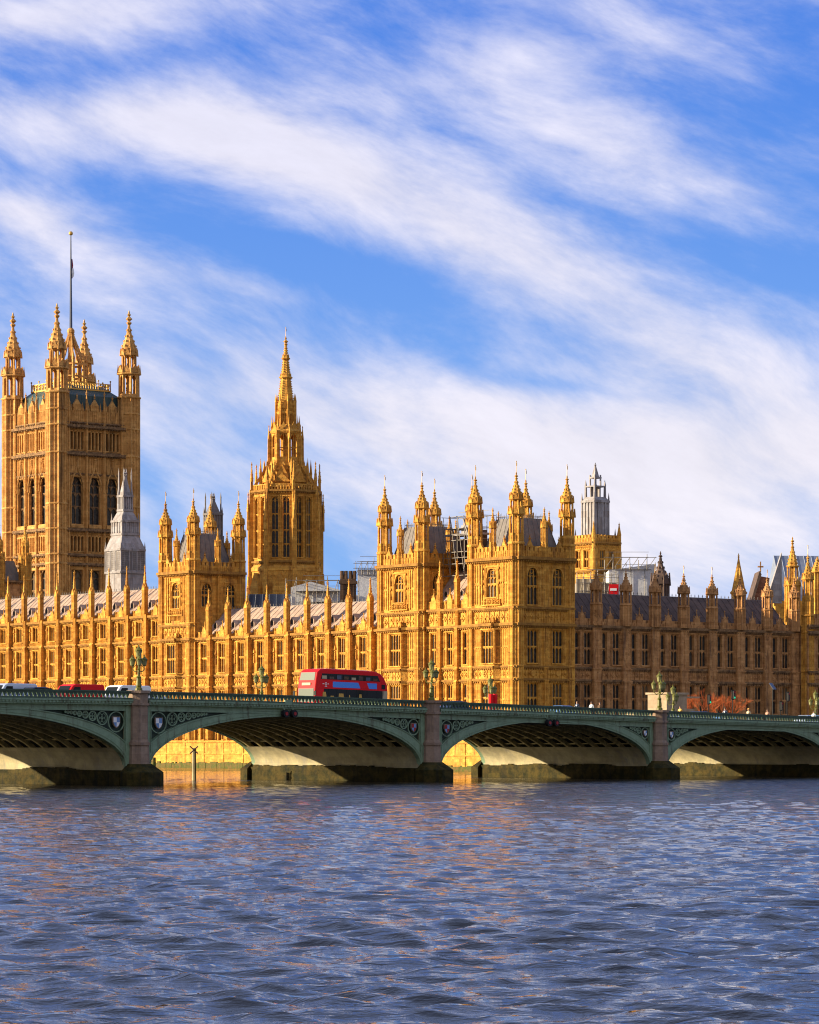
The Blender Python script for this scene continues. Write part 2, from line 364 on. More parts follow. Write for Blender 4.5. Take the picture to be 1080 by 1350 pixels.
def win_mesh(w_, h, k, trans=(), stone='stone', pointed=False):
    "traceried window: k lights, transoms at fractions; its glass is a second mesh"
    key = (round(w_, 2), round(h, 2), k, tuple(trans), stone, pointed)
    if key in WIN: return WIN[key]
    mb = MB(); b0, b1 = -.36, -.12; t = .085 if w_ < 2.9 else .13; lw = w_ / k
    for i in range(k + 1): mb.box(LOC, -w_ / 2 + i * lw - t / 2, -w_ / 2 + i * lw + t / 2, b0, b1, 0, h)
    for f in trans:
        mb.box(LOC, -w_ / 2, w_ / 2, b0, b1 + .02, f * h - .09, f * h + .09)
    for top in [f * h - .09 for f in trans] + [h]:
        if pointed and top == h: continue
        for i in range(k):
            c0 = -w_ / 2 + i * lw; c1 = c0 + lw; hh = lw * .8; m = (c0 + c1) / 2
            mb.prism(LOC, [(c0, top - hh), (c0 + lw * .1, top - hh * .5), (m, top), (c0, top)], b0 + .02, b1 - .03)
            mb.prism(LOC, [(c1, top - hh), (c1, top), (m, top), (c1 - lw * .1, top - hh * .5)], b0 + .02, b1 - .03)
    if pointed:
        H = w_ * .62; n = 6; Lp = [(-w_ / 2 * math.cos(R(90 * i / n)) ** .8, h - H + H * math.sin(R(90 * i / n)) ** 1.15) for i in range(n + 1)]
        for sg in (1, -1):
            for (xa, za), (xb, zb) in zip(Lp[:-1], Lp[1:]):
                mb.prism(LOC, [(sg * xa, za), (sg * xb, zb), (sg * xb, h), (sg * xa, h)] if True else [], b0, .03)
                mb.tube((sg * xa, -.04, za), (sg * xb, -.04, zb), .09, k=4)
        for i in range(k):
            c0 = -w_ / 2 + i * lw; c1 = c0 + lw; m = (c0 + c1) / 2; top = h - H
            mb.prism(LOC, [(c0, top - lw * .7), (c0 + lw * .15, top - lw * .2), (m, top + lw * .1), (c0, top + lw * .1)], b0 + .02, b1 - .03)
            mb.prism(LOC, [(c1, top - lw * .7), (c1, top + lw * .1), (m, top + lw * .1), (c1 - lw * .15, top - lw * .2)], b0 + .02, b1 - .03)
        mb.torus(LOC, 0, -.24, h - H * .45, w_ * .16, .07, 8)
    g = MB(); g.quad(*[LOC.p(a, -.33, z) for a, z in ((-w_ / 2, 0), (w_ / 2, 0), (w_ / 2, h), (-w_ / 2, h))])
    g.box(LOC, -w_ / 2, w_ / 2, -.40, -.335, 0, h)
    WIN[key] = (mb.mesh('window', M[stone]), g.mesh('glass', M['glass']))
    return WIN[key]
def window(par, fr, a, z, w_, h, k, trans=(), stone='stone', b=0, pointed=False):
    me, gl = win_mesh(w_, h, k, trans, stone, pointed)
    o = inst('window', me, par, fr.p(a, b, z), fr.rot)
    g = bpy.data.objects.new('glass', gl); col.objects.link(g); g.parent = o
    return o
def crockets(mb, cx, cy, z0, z1, r, k=4, n=4, s=.12, ph=None):
    if ph is None: ph = math.pi / k
    for i in range(k):
        t = ph + 2 * math.pi * i / k
        for j in range(n):
            f = (j + .5) / n; rr = r * (1 - f) + s * .5; z = z0 + (z1 - z0) * f
            mb.frus(cx + rr * math.cos(t), cy + rr * math.sin(t), z - s * .7, z + s * .7, s * .75, s * .3, 4)
def finial(mb, cx, cy, z, s):
    mb.lathe(cx, cy, [(.18 * s, z), (.42 * s, z + .35 * s), (.15 * s, z + .55 * s), (.5 * s, z + .9 * s), (.12 * s, z + 1.25 * s), (.2 * s, z + 1.5 * s), (.03 * s, z + 2 * s)], 6)
def gablets(mb, cx, cy, z, r, h, k=8, t=.14):
    "ring of small crocketed gables"
    w_ = 2 * r * math.tan(math.pi / k)
    for i in range(k):
        th = 2 * math.pi * i / k
        fr = Face(cx, cy, (-math.sin(th), math.cos(th)), (math.cos(th), math.sin(th)))
        mb.prism(fr, [(-w_ * .46, z), (w_ * .46, z), (w_ * .1, z + h * .8), (0, z + h * 1.15), (-w_ * .1, z + h * .8)], r - t, r + .03)
        th2 = th + math.pi / k; q = r / math.cos(math.pi / k)
        mb.cone(cx + q * math.cos(th2), cy + q * math.sin(th2), z - h * .2, z + h * 1.25, t * .8, 4)
def turret_mesh(name, segs, m):
    mb = MB()
    for sg in segs:
        k = sg[0]
        if k == 'solid':                       # panelled octagonal shaft
            _, z0, z1, r = sg[:4]; mb.frus(0, 0, z0, z1, r, r)
            q = r / 1.0
            for i in range(8):
                t = math.pi / 8 + math.pi / 4 * i; x, y = q * math.cos(t), q * math.sin(t)
                mb.frus(x, y, z0, z1, r * .12, r * .12, 4, t)
                th = math.pi / 4 * i; fr = Face(0, 0, (-math.sin(th), math.cos(th)), (math.cos(th), math.sin(th))); ap = r * .924
                mb.box(fr, -.05 * r, .05 * r, ap - .02, ap + .07 * r, z0, z1)
        elif k == 'open':                      # lantern stage, the sky shows between its posts
            _, z0, z1, r = sg[:4]; core = sg[4] if len(sg) > 4 else .3
            if core: mb.frus(0, 0, z0, z1, r * core, r * core)
            for i in range(8):
                t = math.pi / 8 + math.pi / 4 * i; q = r * .95
                mb.frus(q * math.cos(t), q * math.sin(t), z0, z1, r * .17, r * .15, 4, t)
                th = math.pi / 4 * i; fr = Face(0, 0, (-math.sin(th), math.cos(th)), (math.cos(th), math.sin(th))); ap = r * .9; w_ = r * .72
                mb.prism(fr, [(-w_ / 2, z1 - w_ * .8), (0, z1), (-w_ / 2, z1)], ap - .1 * r, ap + .05 * r)
                mb.prism(fr, [(w_ / 2, z1 - w_ * .8), (w_ / 2, z1), (0, z1)], ap - .1 * r, ap + .05 * r)
                mb.box(fr, -w_ / 2, w_ / 2, ap - .1 * r, ap + .04 * r, z0, z0 + (z1 - z0) * .12)
        elif k == 'ring':
            _, z, r, h = sg; mb.lathe(0, 0, [(r * .88, z), (r, z + h * .3), (r, z + h * .8), (r * .9, z + h)], 8)
        elif k == 'crown': gablets(mb, 0, 0, sg[1], sg[2], sg[3], t=sg[2] * .14)
        elif k == 'dome':                      # ogee cap with crockets
            _, z0, z1, r = sg; H = z1 - z0
            pf = [(r, z0), (r * .99, z0 + .14 * H), (r * .86, z0 + .28 * H), (r * .62, z0 + .43 * H), (r * .42, z0 + .58 * H), (r * .24, z0 + .77 * H), (r * .10, z1)]
            mb.lathe(0, 0, pf, 8)
            for i in range(8):
                t = math.pi / 8 + math.pi / 4 * i
                for (rr, zz) in pf[:-1]:
                    q = rr + .04 * r; s = .12 * r
                    mb.frus(q * math.cos(t), q * math.sin(t), zz - s, zz + s, s, s * .4, 4)
        elif k == 'finial': finial(mb, 0, 0, sg[1], sg[2])
    return mb.mesh(name, m)
def place_turret(par, me, x, y, name='turret', sc=None): return inst(name, me, par, (x, y, 0), 0, sc)
def vane(par, x, y, z, h=1.6):
    mb = MB(); mb.tube((x, y, z), (x, y, z + h), .045, .02, 4); mb.box(Face(x, y, (.8, .6), (-.6, .8)), 0, .45, -.02, .02, z + h * .62, z + h * .92); mb.ball((x, y, z + h), .09)
    part('weather_vane', mb, M['gilt'], par)
def pinn_mesh(name, z0, zs, zt, w_, m, n=5):
    "square pinnacle: shaft z0..zs with sunk niches, gablets, crocketed spirelet to zt"
    mb = MB(); h = w_ / 2
    mb.box(WORLD, -h, h, -h, h, z0, zs)
    for th in (0, 90, 180, 270):
        fr = Face(0, 0, (-math.sin(R(th)), math.cos(R(th))), (math.cos(R(th)), math.sin(R(th))))
        for a in (-h * .95, 0, h * .95): mb.box(fr, a - h * .13, a + h * .13, h - .02, h + h * .16, z0, zs)
        mb.prism(fr, [(-h * 1.1, zs), (h * 1.1, zs), (0, zs + w_ * 1.5)], h * .2, h * 1.12)
    for a in (-1, 1):
        for b in (-1, 1): mb.cone(a * h * 1.02, b * h * 1.02, zs - w_ * .4, zs + w_ * 1.2, h * .3, 4)
    mb.frus(0, 0, zs, zt - .4, w_ * .52, .06, 4); crockets(mb, 0, 0, zs + w_, zt - .6, w_ * .42, 4, n, .1)
    mb.box(WORLD, -w_ * .62, w_ * .62, -w_ * .62, w_ * .62, zs - .18, zs)
    finial(mb, 0, 0, zt - .7, .42)
    return mb.mesh(name, m)
def parapet(mb, fr, a0, a1, z0, b=0, h=1.15, mid=True, topx=1.6):
    mb.box(fr, a0, a1, b - .35, b, z0, z0 + h * .62); ribs(mb, fr, a0 + .1, a1 - .1, z0 + .05, z0 + h * .6, .42, .08, .1, b, arch=False)
    n = max(2, int((a1 - a0) / .85)); st = (a1 - a0) / n
    for i in range(n):
        mb.box(fr, a0 + (i + .18) * st, a0 + (i + .82) * st, b - .34, b - .01, z0 + h * .62, z0 + h); mb.box(fr, a0 + (i + .14) * st, a0 + (i + .86) * st, b - .37, b + .03, z0 + h, z0 + h + .1)
    if mid:
        c = (a0 + a1) / 2; q = .62
        mb.box(fr, c - q, c + q, b - .3, b + .1, z0, z0 + h + .15); mb.prism(fr, [(c - q, z0 + h + .15), (c + q, z0 + h + .15), (c + .12, z0 + h + topx * .7), (c - .12, z0 + h + topx * .7)], b - .26, b + .08)
        for d in (-q, 0, q):
            p = fr.p(c + d, b - .08, 0); zz = z0 + h + (topx * .75 if d == 0 else .2); mb.frus(p[0], p[1], zz - .4, zz + (.9 if d == 0 else .7), .13, .03, 4); mb.ball((p[0], p[1], zz + .75), .12, 6, 3)
def butt(mb, fr, a, w_, proj, z0, z1, steps):
    "stepped buttress with sunk panels"
    zz = [z0] + list(steps) + [z1]; pr = proj
    for i in range(len(zz) - 1):
        mb.box(fr, a - w_ / 2, a + w_ / 2, -.1, pr, zz[i], zz[i + 1])
        for q in (-.42, 0, .42): mb.box(fr, a + q * w_ - .05, a + q * w_ + .05, pr - .02, pr + .07, zz[i] + .25, zz[i + 1] - .15)
        for q in (-1, 1):
            s0 = a + q * w_ / 2
            mb.box(fr, min(s0, s0 + q * .05), max(s0, s0 + q * .05), pr * .3, pr * .42, zz[i] + .25, zz[i + 1] - .2)
        mb.box(fr, a - w_ / 2 - .08, a + w_ / 2 + .08, -.1, pr + .1, zz[i + 1] - .14, zz[i + 1] + .08)
        if (zz[i + 1] - zz[i]) > 3:
            zc = zz[i] + (zz[i + 1] - zz[i]) * .52; mb.box(fr, a - w_ / 2 - .04, a + w_ / 2 + .04, -.1, pr + .06, zc, zc + .12)
        pr -= .1
L = dict(L1=7.6, L3=13.35, L4=15.2, L5=21.4, L6=25.65)
def roof_ridge(par, fr, a0, a1, z0, zr, m, b0=-.9, depth=11., rolls=1.3, crest=True, name='roof'):
    mb = MB(); c = b0 - depth / 2
    mb.prism(Face(*fr.p(0, 0, 0)[:2], fr.n, fr.u), [(b0, z0), (c + .3, zr), (c - .3, zr), (b0 - depth, z0)], a0, a1)
    n = int((a1 - a0) / rolls); 
    for i in range(n + 1):
        a = a0 + i * (a1 - a0) / n; mb.tube(fr.p(a, b0, z0 + .02), fr.p(a, c + .3, zr + .02), .06, k=4)
    o = part(name, mb, m, par)
    if crest:
        cr = MB(); cr.box(fr, a0, a1, c - .05, c + .05, zr, zr + .12); k = int((a1 - a0) / .8)
        for i in range(k):
            a = a0 + (i + .5) * (a1 - a0) / k; cr.box(fr, a - .03, a + .03, c - .03, c + .03, zr + .1, zr + .55); cr.box(fr, a - .12, a + .12, c - .03, c + .03, zr + .3, zr + .36)
        part('roof_cresting', cr, M['lead'], o)
    return o
def dormer(par, fr, a, b, z, s=1.0, m='tile'):
    mb = MB(); mb.prism(fr, [(a - .5 * s, z), (a + .5 * s, z), (a + .5 * s, z + .6 * s), (a, z + 1.2 * s), (a - .5 * s, z + .6 * s)], b - 1.4, b)
    o = part('dormer', mb, M[m], par)
    g = MB(); g.prism(fr, [(a - .34 * s, z + .1), (a + .34 * s, z + .1), (a + .34 * s, z + .6 * s), (a, z + .98 * s), (a - .34 * s, z + .6 * s)], b - .1, b + .02); part('opening', g, M['black'], o)

def range_front(par, fr, bounds, eave, m, cfg):
    "one long panelled wall: bounds = buttress centres; cfg['win'] = list of (offset in bay 0..1, width, lights)"
    mb = MB(); a0, a1 = bounds[0], bounds[-1]; ops = []; wins = []
    for c0, c1 in zip(bounds[:-1], bounds[1:]):
        for (f, w_, k) in cfg['win']:
            a = c0 + (c1 - c0) * f
            for (z0, z1, tr) in cfg['rows']:
                ops.append((a - w_ / 2, a + w_ / 2, z0, z1)); wins.append((a, z0, w_, z1 - z0, k, tr))
    wallface(mb, fr, a0, a1, 3.7, eave, ops)
    for z, h, p in cfg['strings']:
        string(mb, fr, a0, a1, z, h, p)
    for c0, c1 in zip(bounds[:-1], bounds[1:]):
        e = cfg['bw'] / 2 + .05; edges = [c0 + e] + sorted(x for (f, w_, k) in cfg['win'] for x in (c0 + (c1 - c0) * f - w_ / 2 - .2, c0 + (c1 - c0) * f + w_ / 2 + .2)) + [c1 - e]
        for (z0, z1, tr) in cfg['rows']:
            for i in range(0, len(edges), 2):
                if edges[i + 1] - edges[i] > .3:
                    zm = (z0 + z1) / 2; ribs(mb, fr, edges[i] + .08, edges[i + 1] - .08, z0 - .1, zm - .1, .46, .11); ribs(mb, fr, edges[i] + .08, edges[i + 1] - .08, zm + .1, z1 + .1, .46, .11)
                    if edges[i + 1] - edges[i] > .9:   # canopied statue
                        p = fr.p((edges[i] + edges[i + 1]) / 2, .12, 0); mb.frus(p[0], p[1], zm - 1.1, zm + .1, .16, .12, 6); mb.ball((p[0], p[1], zm + .25), .14, 6, 4); mb.cone(p[0], p[1], zm + .55, zm + 1.4, .24, 4)
        for z0, z1 in cfg['bands']: carved(mb, fr, c0 + e, c1 - e, z0, z1)
    o = part('wall', mb, m, par)
    st = cfg['stone']
    for a, z, w_, h, k, tr in wins: window(par, fr, a, z, w_, h, k, tr, st)
    return o
# ------------------------------------------------------------------ palace: river front wing
S, SD, SV = M['stone'], M['stone_dk'], M['stone_v']
ROWS = [(15.75, 20.6, (.5,)), (8.5, 12.75, (.5,)), (4.3, 6.9, ())]
STR = [(7.5, .25, .2), (13.15, .28, .26), (15.05, .28, .22), (21.25, .4, .42)]
BANDS = [(13.5, 14.85), (7.0, 7.4)]
ER, NR = EF(0), NF(1.2)
wing = thing('palace_wing', 'low sunlit honey stone river front of nine bays with pale roof behind the bus', 'building', (0, 60, 3.7))
bnd = [33.5] + [35.8 + 5.6 * i for i in range(9)] + [85.6]
cfg = dict(win=[(.5, 1.9, 3)], rows=ROWS, strings=STR, bands=BANDS, bw=1.0, stone='stone')
full = bnd[1:]
range_front(wing, ER, full, 21.4, S, cfg)
mb = MB(); wallface(mb, ER, 33.5, 35.8, 3.7, 21.4, []); mb.box(ER, 33.5, 85.6, -14, -.45, 3.7, 21.6)
for z, h, p in STR: string(mb, ER, 33.5, 35.8, z, h, p)
part('inner_wall', mb, S, wing)
mb = MB()
for c0, c1 in zip(bnd[:-1], bnd[1:]): parapet(mb, ER, c0 + (.4 if c0 > 34 else 0), c1 - .4, 21.65, mid=(c1 - c0 > 3), h=.85, topx=1.3)
part('parapet', mb, S, wing)
mb = MB(); butt(mb, ER, 0, .85, 1.15, 3.7, 22.0, (7.5, 13.2, 15.1, 21.3)); bme = mb.mesh('buttress', S)
mb = MB(); butt(mb, EF(0), 0, .8, 1.1, 3.7, 26.2, (7.5, 13.2, 15.1, 21.3)); bme2 = mb.mesh('buttress', S)
pme = pinn_mesh('pinnacle', 22.0, 26.3, 29.7, .70, S)
pme2 = pinn_mesh('pinnacle', 26.2, 30.4, 34.6, .70, S)
def vanetop(mb, z): mb.tube((0, 0, z), (0, 0, z + .9), .05, .02, 4)
for y in bnd[1:-1]:
    inst('buttress', bme, wing, (0, y, 0)); inst('pinnacle', pme, wing, (-.75, y, 0))
roof_ridge(wing, ER, 34.2, 85.4, 22.0, 26.6, M['tile'], b0=-1.3, depth=10.5)
for c0, c1 in zip(bnd[1:-1], bnd[2:]):
    dormer(wing, ER, (c0 + c1) / 2 + .5, -2.6, 23.2, 1.1)
# ------------------------------------------------------------------ centre block, one storey higher
cen = thing('palace_centre_block', 'taller sunlit three storey river front of honey stone at the left edge', 'building', (0, 130, 3.7))
cb = [95.6] + [100.3 + 5.75 * i for i in range(16)]
cfg = dict(win=[(.5, 1.9, 3)], rows=ROWS + [(22.35, 24.9, ())], strings=STR[:3] + [(21.2, .3, .3), (25.5, .4, .42)], bands=BANDS + [(20.75, 21.1), (21.6, 22.1)], bw=.9, stone='stone')
range_front(cen, ER, cb, 25.6, S, cfg)
mb = MB(); mb.box(ER, 95.6, cb[-1], -15, -.45, 3.7, 25.8); part('inner_wall', mb, S, cen)
mb = MB()
for c0, c1 in zip(cb[:-1], cb[1:]): parapet(mb, ER, c0 + .4, c1 - .4, 25.9, h=.85, topx=1.3)
part('parapet', mb, S, cen)
for y in cb[1:]: inst('buttress', bme2, cen, (0, y, 0)); inst('pinnacle', pme2, cen, (-.7, y, 0))
roof_ridge(cen, ER, 95.8, cb[-1], 26.3, 31.0, M['tile'], b0=-1.3, depth=11)
for c0, c1 in zip(cb[:-1], cb[1:]): dormer(cen, ER, (c0 + c1) / 2 + .5, -2.6, 27.5, 1.1)

# ------------------------------------------------------------------ pavilion towers
def tur_segs(z0, zp, zt, r):
    "slender octagonal corner turret: ground shaft, panelled stage, open stages, ogee cap"
    H = zt - zp
    return [('solid', z0, zp, r), ('ring', zp - .35, r * 1.18, .5), ('ring', L['L5'] - .1, r * 1.15, .4), ('ring', L['L4'] - .1, r * 1.12, .35), ('ring', L['L3'] - .1, r * 1.12, .35), ('ring', 24.0, r * 1.14, .35),
            ('solid', zp, zp + H * .10, r * .95), ('open', zp + H * .10, zp + H * .40, r * .92, .62), ('ring', zp + H * .40, r * 1.2, .3), ('crown', zp + H * .42, r * 1.05, H * .09),
            ('open', zp + H * .44, zp + H * .62, r * .82, .55), ('ring', zp + H * .61, r * 1.04, .25), ('crown', zp + H * .63, r * .88, H * .07),
            ('dome', zp + H * .63, zp + H * .94, r * .84), ('finial', zp + H * .90, .62)]
def mid_pinn(z0, zt, r):
    H = zt - z0
    return [('solid', z0, z0 + H * .3, r), ('open', z0 + H * .3, z0 + H * .62, r * .9, .6), ('ring', z0 + H * .6, r * 1.15, .2), ('crown', z0 + H * .62, r * .95, H * .1), ('dome', z0 + H * .62, z0 + H * .95, r * .8), ('finial', z0 + H * .9, .4)]
def pavilion(name, label, x0, x1, y0, y1, zc, zt, ztop, zroof, oriel=True, north_full=True, stone='stone', nz0=3.7):
    st = M[stone]; t = thing(name, label, 'tower', ((x0 + x1) / 2, (y0 + y1) / 2, 3.7))
    fe, fn = EF(x0), NF(y0); ym = (y0 + y1) / 2; xm = (x0 + x1) / 2
    inner = MB(); inner.box(WORLD, x0 + .5, x1 - .02, y0 + .5, y1 - .02, 3.7, zc); 
    wallface(inner, WF(x1), y0, y1, 3.7, zc, []); wallface(inner, SF(y1), x0, x1, 3.7, zc, []); part('inner_wall', inner, st, t)
    # river face with a canted oriel
    mb = MB(); B = .8 if oriel else 0; ow = 2.0
    ops = [(ym - 1.15, ym + 1.15, 25.6 if zc < 32 else 26.8, 29.9 if zc < 32 else 31.2)]
    wallface(mb, fe, y0, y1, 3.7, zc, ops)
    ft = ops[0]; window(t, fe, ym, ft[2], 2.3, ft[3] - ft[2], 3, (.45,), stone, pointed=True)
    mb.box(fe, ym - 2.3, ym + 2.3, -.1, .3, ft[2] - 1.3, ft[2] - 1.1); carved(mb, fe, ym - 2.2, ym + 2.2, ft[2] - 1.1, ft[2] - .35, b=.12, proj=.2); ribs(mb, fe, ym - 1.2, ym + 1.2, ft[2] - 2.1, ft[2] - 1.3, .4, .14)
    for q in (-1, 1):
        for dd in (1.6, 2.2, 2.75):
            if dd < (y1 - y0) / 2 - 1.6: mb.box(fe, ym + q * dd - .09, ym + q * dd + .09, -.02, .16, 24.4, zc - .5)
        p = fe.p(ym + q * 1.9, .25, 0)
        for zz in (ft[2] + .4, ft[2] + 2.6): mb.frus(p[0], p[1], zz, zz + 1.2, .2, .15, 6); mb.cone(p[0], p[1], zz + 1.5, zz + 2.3, .26, 4)
    for (a, b) in ((y0 + 1.7, ym - 2.4), (ym + 2.4, y1 - 1.7)):
        if b - a > .3:
            ribs(mb, fe, a, b, 24.6, 27.5, .5); ribs(mb, fe, a, b, 27.8, zc - .6, .5)
    for z, h, p in STR + [(23.75, .3, .3), (zc - .1, .45, .5)] : string(mb, fe, y0, y1, z, h, p)
    carved(mb, fe, y0 + 1.3, y1 - 1.3, 21.8, 23.4); carved(mb, fe, y0 + 1.3, y1 - 1.3, zc - .75, zc - .35)
    for z0, z1 in ((3.9, 7.4), (7.9, 12.9), (15.5, 20.9)):
        for (a, b) in ((y0 + 1.3, ym - ow - .3), (ym + ow + .3, y1 - 1.3)):
            zm = (z0 + z1) / 2; ribs(mb, fe, a, b, z0, zm - .1, .5); ribs(mb, fe, a, b, zm + .1, z1, .5)
    for (a, b) in ((y0 + 1.3, ym - ow - .3), (ym + ow + .3, y1 - 1.3)): carved(mb, fe, a, b, 13.5, 14.85)
    if oriel:
        fo = EF(x0 - B)
        oo = [(ym - 1.35, ym + 1.35, z0, z1) for z0, z1, _ in ROWS]
        wallface(mb, fo, ym - 1.5, ym + 1.5, 3.7, 21.3, oo, .36)
        for q in (-1, 1):
            fq = Face(*fo.p(ym + q * 1.5, 0, 0)[:2], (B / math.hypot(B, .75), q * .75 / math.hypot(B, .75)), (-.75 / math.hypot(B, .75), q * B / math.hypot(B, .75)))
            ln = math.hypot(B, .75)
            wallface(mb, fq, 0, ln, 3.7, 21.3, [(.2, ln - .15, z0, z1) for z0, z1, _ in ROWS], .3)
            for z0, z1, tr in ROWS: window(t, fq, ln / 2 + .02, z0, ln - .35, z1 - z0, 1, tr, stone)
            for z, h, p in STR: string(mb, fq, 0, ln, z, h, p * .8, dent=0)
        for z0, z1, tr in ROWS: window(t, fo, ym, z0, 2.7, z1 - z0, 4, tr, stone)
        for z, h, p in STR: string(mb, fo, ym - 1.5, ym + 1.5, z, h, p)
        carved(mb, fo, ym - 1.4, ym + 1.4, 13.5, 14.9); mb.box(fe, ym - 1.5, ym + 1.5, -.1, B, 21.3, 21.8); parapet(mb, fo, ym - 1.5, ym + 1.5, 21.7, h=.7, mid=False)
    # shaded north face
    wd, up_z = 2.1, (24.4, 29.9) if zc < 32 else (27.0, 31.0)
    cols = [xm - 2.45, xm + 2.45]; rows = ROWS + [(up_z[0], up_z[1], (.5,))] if north_full else [(up_z[0], up_z[1], (.5,))]
    z0n = 3.7
    wallface(mb, fn, x0, x1, z0n, zc, [(c - wd / 2, c + wd / 2, r[0], r[1]) for c in cols for r in rows])
    for c in cols:
        for r in rows: window(t, fn, c, r[0], wd, r[1] - r[0], 3, r[2], stone, pointed=(r[0] > 22))
        for (a, b) in ((c - wd / 2 - 1.0, c - wd / 2 - .3), (c + wd / 2 + .3, c + wd / 2 + 1.0)):
            for r in rows: zm = (r[0] + r[1]) / 2; ribs(mb, fn, a, b, r[0], zm, .6); ribs(mb, fn, a, b, zm + .15, r[1] + .1, .6)
        if north_full:
            mb.disc(fn, c, .22, 14.2, .45, .25, 8)
    if north_full: carved(mb, fn, x0 + 1.4, x1 - 1.4, 13.5, 14.85); carved(mb, fn, x0 + 1.4, x1 - 1.4, 21.9, 23.4); butt(mb, fn, xm, .7, .45, 3.7, zc, (7.5, 13.2, 15.1, 21.3, 23.8))
    else: butt(mb, fn, xm, .7, .45, 22, zc, (24,))
    for z, h, p in (STR + [(23.75, .3, .3)] if north_full else []) + [(zc - .1, .45, .5)]: string(mb, fn, x0, x1, z, h, p)
    carved(mb, fn, x0 + 1.3, x1 - 1.3, zc - .75, zc - .35)
    part('wall', mb, st, t)
    mb = MB()
    parapet(mb, fe, y0 + 1, y1 - 1, zc + .35, h=1.5, mid=False); parapet(mb, fn, x0 + 1, x1 - 1, zc + .35, h=1.5, mid=False); parapet(mb, SF(y1), x0 + 1, x1 - 1, zc + .35, h=1.5, mid=False); parapet(mb, WF(x1), y0 + 1, y1 - 1, zc + .35, h=1.5, mid=False)
    for fr, c, hw in ((fe, ym, (y1 - y0) / 4), (fn, xm, (x1 - x0) / 4)):
        for q in (-1, 1): 
            mb.prism(fr, [(c + q * hw - .6, zc + 1.8), (c + q * hw + .6, zc + 1.8), (c + q * hw, zc + 2.9)], -.3, 0); p = fr.p(c + q * hw, -.15, 0); finial(mb, p[0], p[1], zc + 2.6, .5)
    part('parapet', mb, st, t)
    r = 1.12; key = (zt, ztop, stone)
    me = turret_mesh('turret', tur_segs(3.7, zt, ztop, r), st)
    for x, y in ((x0 + .75, y0 + .75), (x0 + .75, y1 - .75), (x1 - .75, y0 + .75), (x1 - .75, y1 - .75)): place_turret(t, me, x, y); vane(t, x, y, ztop, 1.7)
    mp_ = turret_mesh('parapet_pinnacle', mid_pinn(zc, zc + (ztop - zc) * .62, .55), st)
    for x, y in ((x0 + .2, ym), (xm, y0 + .2), (x1 - .2, ym), (xm, y1 - .2)): place_turret(t, mp_, x, y, 'parapet_pinnacle')
    # lead pavilion roof with iron cresting
    rf = MB(); i0, i1 = 1.4, 3.0
    vs = [(x, y, z) for z, i in ((zc + .6, i0), (zroof, i1)) for x, y in ((x0 + i, y0 + i), (x1 - i, y0 + i), (x1 - i, y1 - i), (x0 + i, y1 - i))]
    rf.add(vs, [(0, 1, 5, 4), (1, 2, 6, 5), (2, 3, 7, 6), (3, 0, 4, 7), (4, 5, 6, 7)])
    for j in range(4):
        for f in np.linspace(0, 1, 7):
            a = Vector(vs[j]).lerp(Vector(vs[(j + 1) % 4]), f); b = Vector(vs[4 + j]).lerp(Vector(vs[4 + (j + 1) % 4]), f); rf.tube(a, b, .07, k=4)
    o = part('roof', rf, M['lead'], t)
    cr = MB()
    for j in range(4):
        a, b = Vector(vs[4 + j]), Vector(vs[4 + (j + 1) % 4]); n = int((b - a).length / .38)
        cr.tube(a + Vector((0, 0, .35)), b + Vector((0, 0, .35)), .045, k=4)
        for q in range(n): p = a.lerp(b, q / n); cr.tube(p, p + Vector((0, 0, .85 if q % 3 == 0 else .6)), .04, .02, 4)
    part('roof_cresting', cr, M['lead'], o)
    return t
pavilion('pavilion_tower', 'corner pavilion tower with one face sunlit and one in shade, nearest the centre', -1, 10.4, 0, 11.1, 31.1, 33.5, 43.8, 37.4)
pavilion('pavilion_tower', 'sunlit pavilion tower standing just right of the bus, scaffolding beside its roof', -1, 10.4, 22.6, 33.5, 31.1, 33.5, 43.8, 37.4)
pavilion('pavilion_tower', 'sunlit turreted tower between low and tall river fronts, in front of the spired tower', -.8, 10, 85.6, 95.6, 32.7, 35.0, 45.2, 39.6, oriel=True, north_full=False)
# link between the two pavilion towers
lk = thing('palace_link', 'narrow recessed sunlit front of three bays between the two pavilion towers', 'building', (0, 17, 3.7))
lb = [11.1, 14.7, 18.9, 22.6]
cfg = dict(win=[(.5, 1.35, 2)], rows=ROWS, strings=STR + [(23.9, .35, .35)], bands=BANDS + [(21.9, 23.5)], bw=.6, stone='stone')
range_front(lk, ER, lb, 24.0, S, cfg)
mb = MB(); mb.box(ER, 11.2, 22.5, -9, -.45, 3.7, 24.2); part('inner_wall', mb, S, lk)
mb = MB()
for c0, c1 in zip(lb[:-1], lb[1:]): parapet(mb, ER, c0 + .3, c1 - .3, 24.2)
part('parapet', mb, S, lk)
mb = MB(); butt(mb, EF(0), 0, .6, .8, 3.7, 24.4, (7.5, 13.2, 15.1, 21.3)); bme3 = mb.mesh('buttress', S)
pme3 = pinn_mesh('pinnacle', 24.4, 28.4, 31.6, .6, S)
for y in lb[1:-1]: inst('buttress', bme3, lk, (0, y, 0)); inst('pinnacle', pme3, lk, (-.25, y, 0))
roof_ridge(lk, ER, 11.2, 22.5, 24.8, 30.2, M['tile'], b0=-1.2, depth=9)
for c0, c1 in zip(lb[:-1], lb[1:]): dormer(lk, ER, (c0 + c1) / 2, -2.4, 26.2, 1.0)

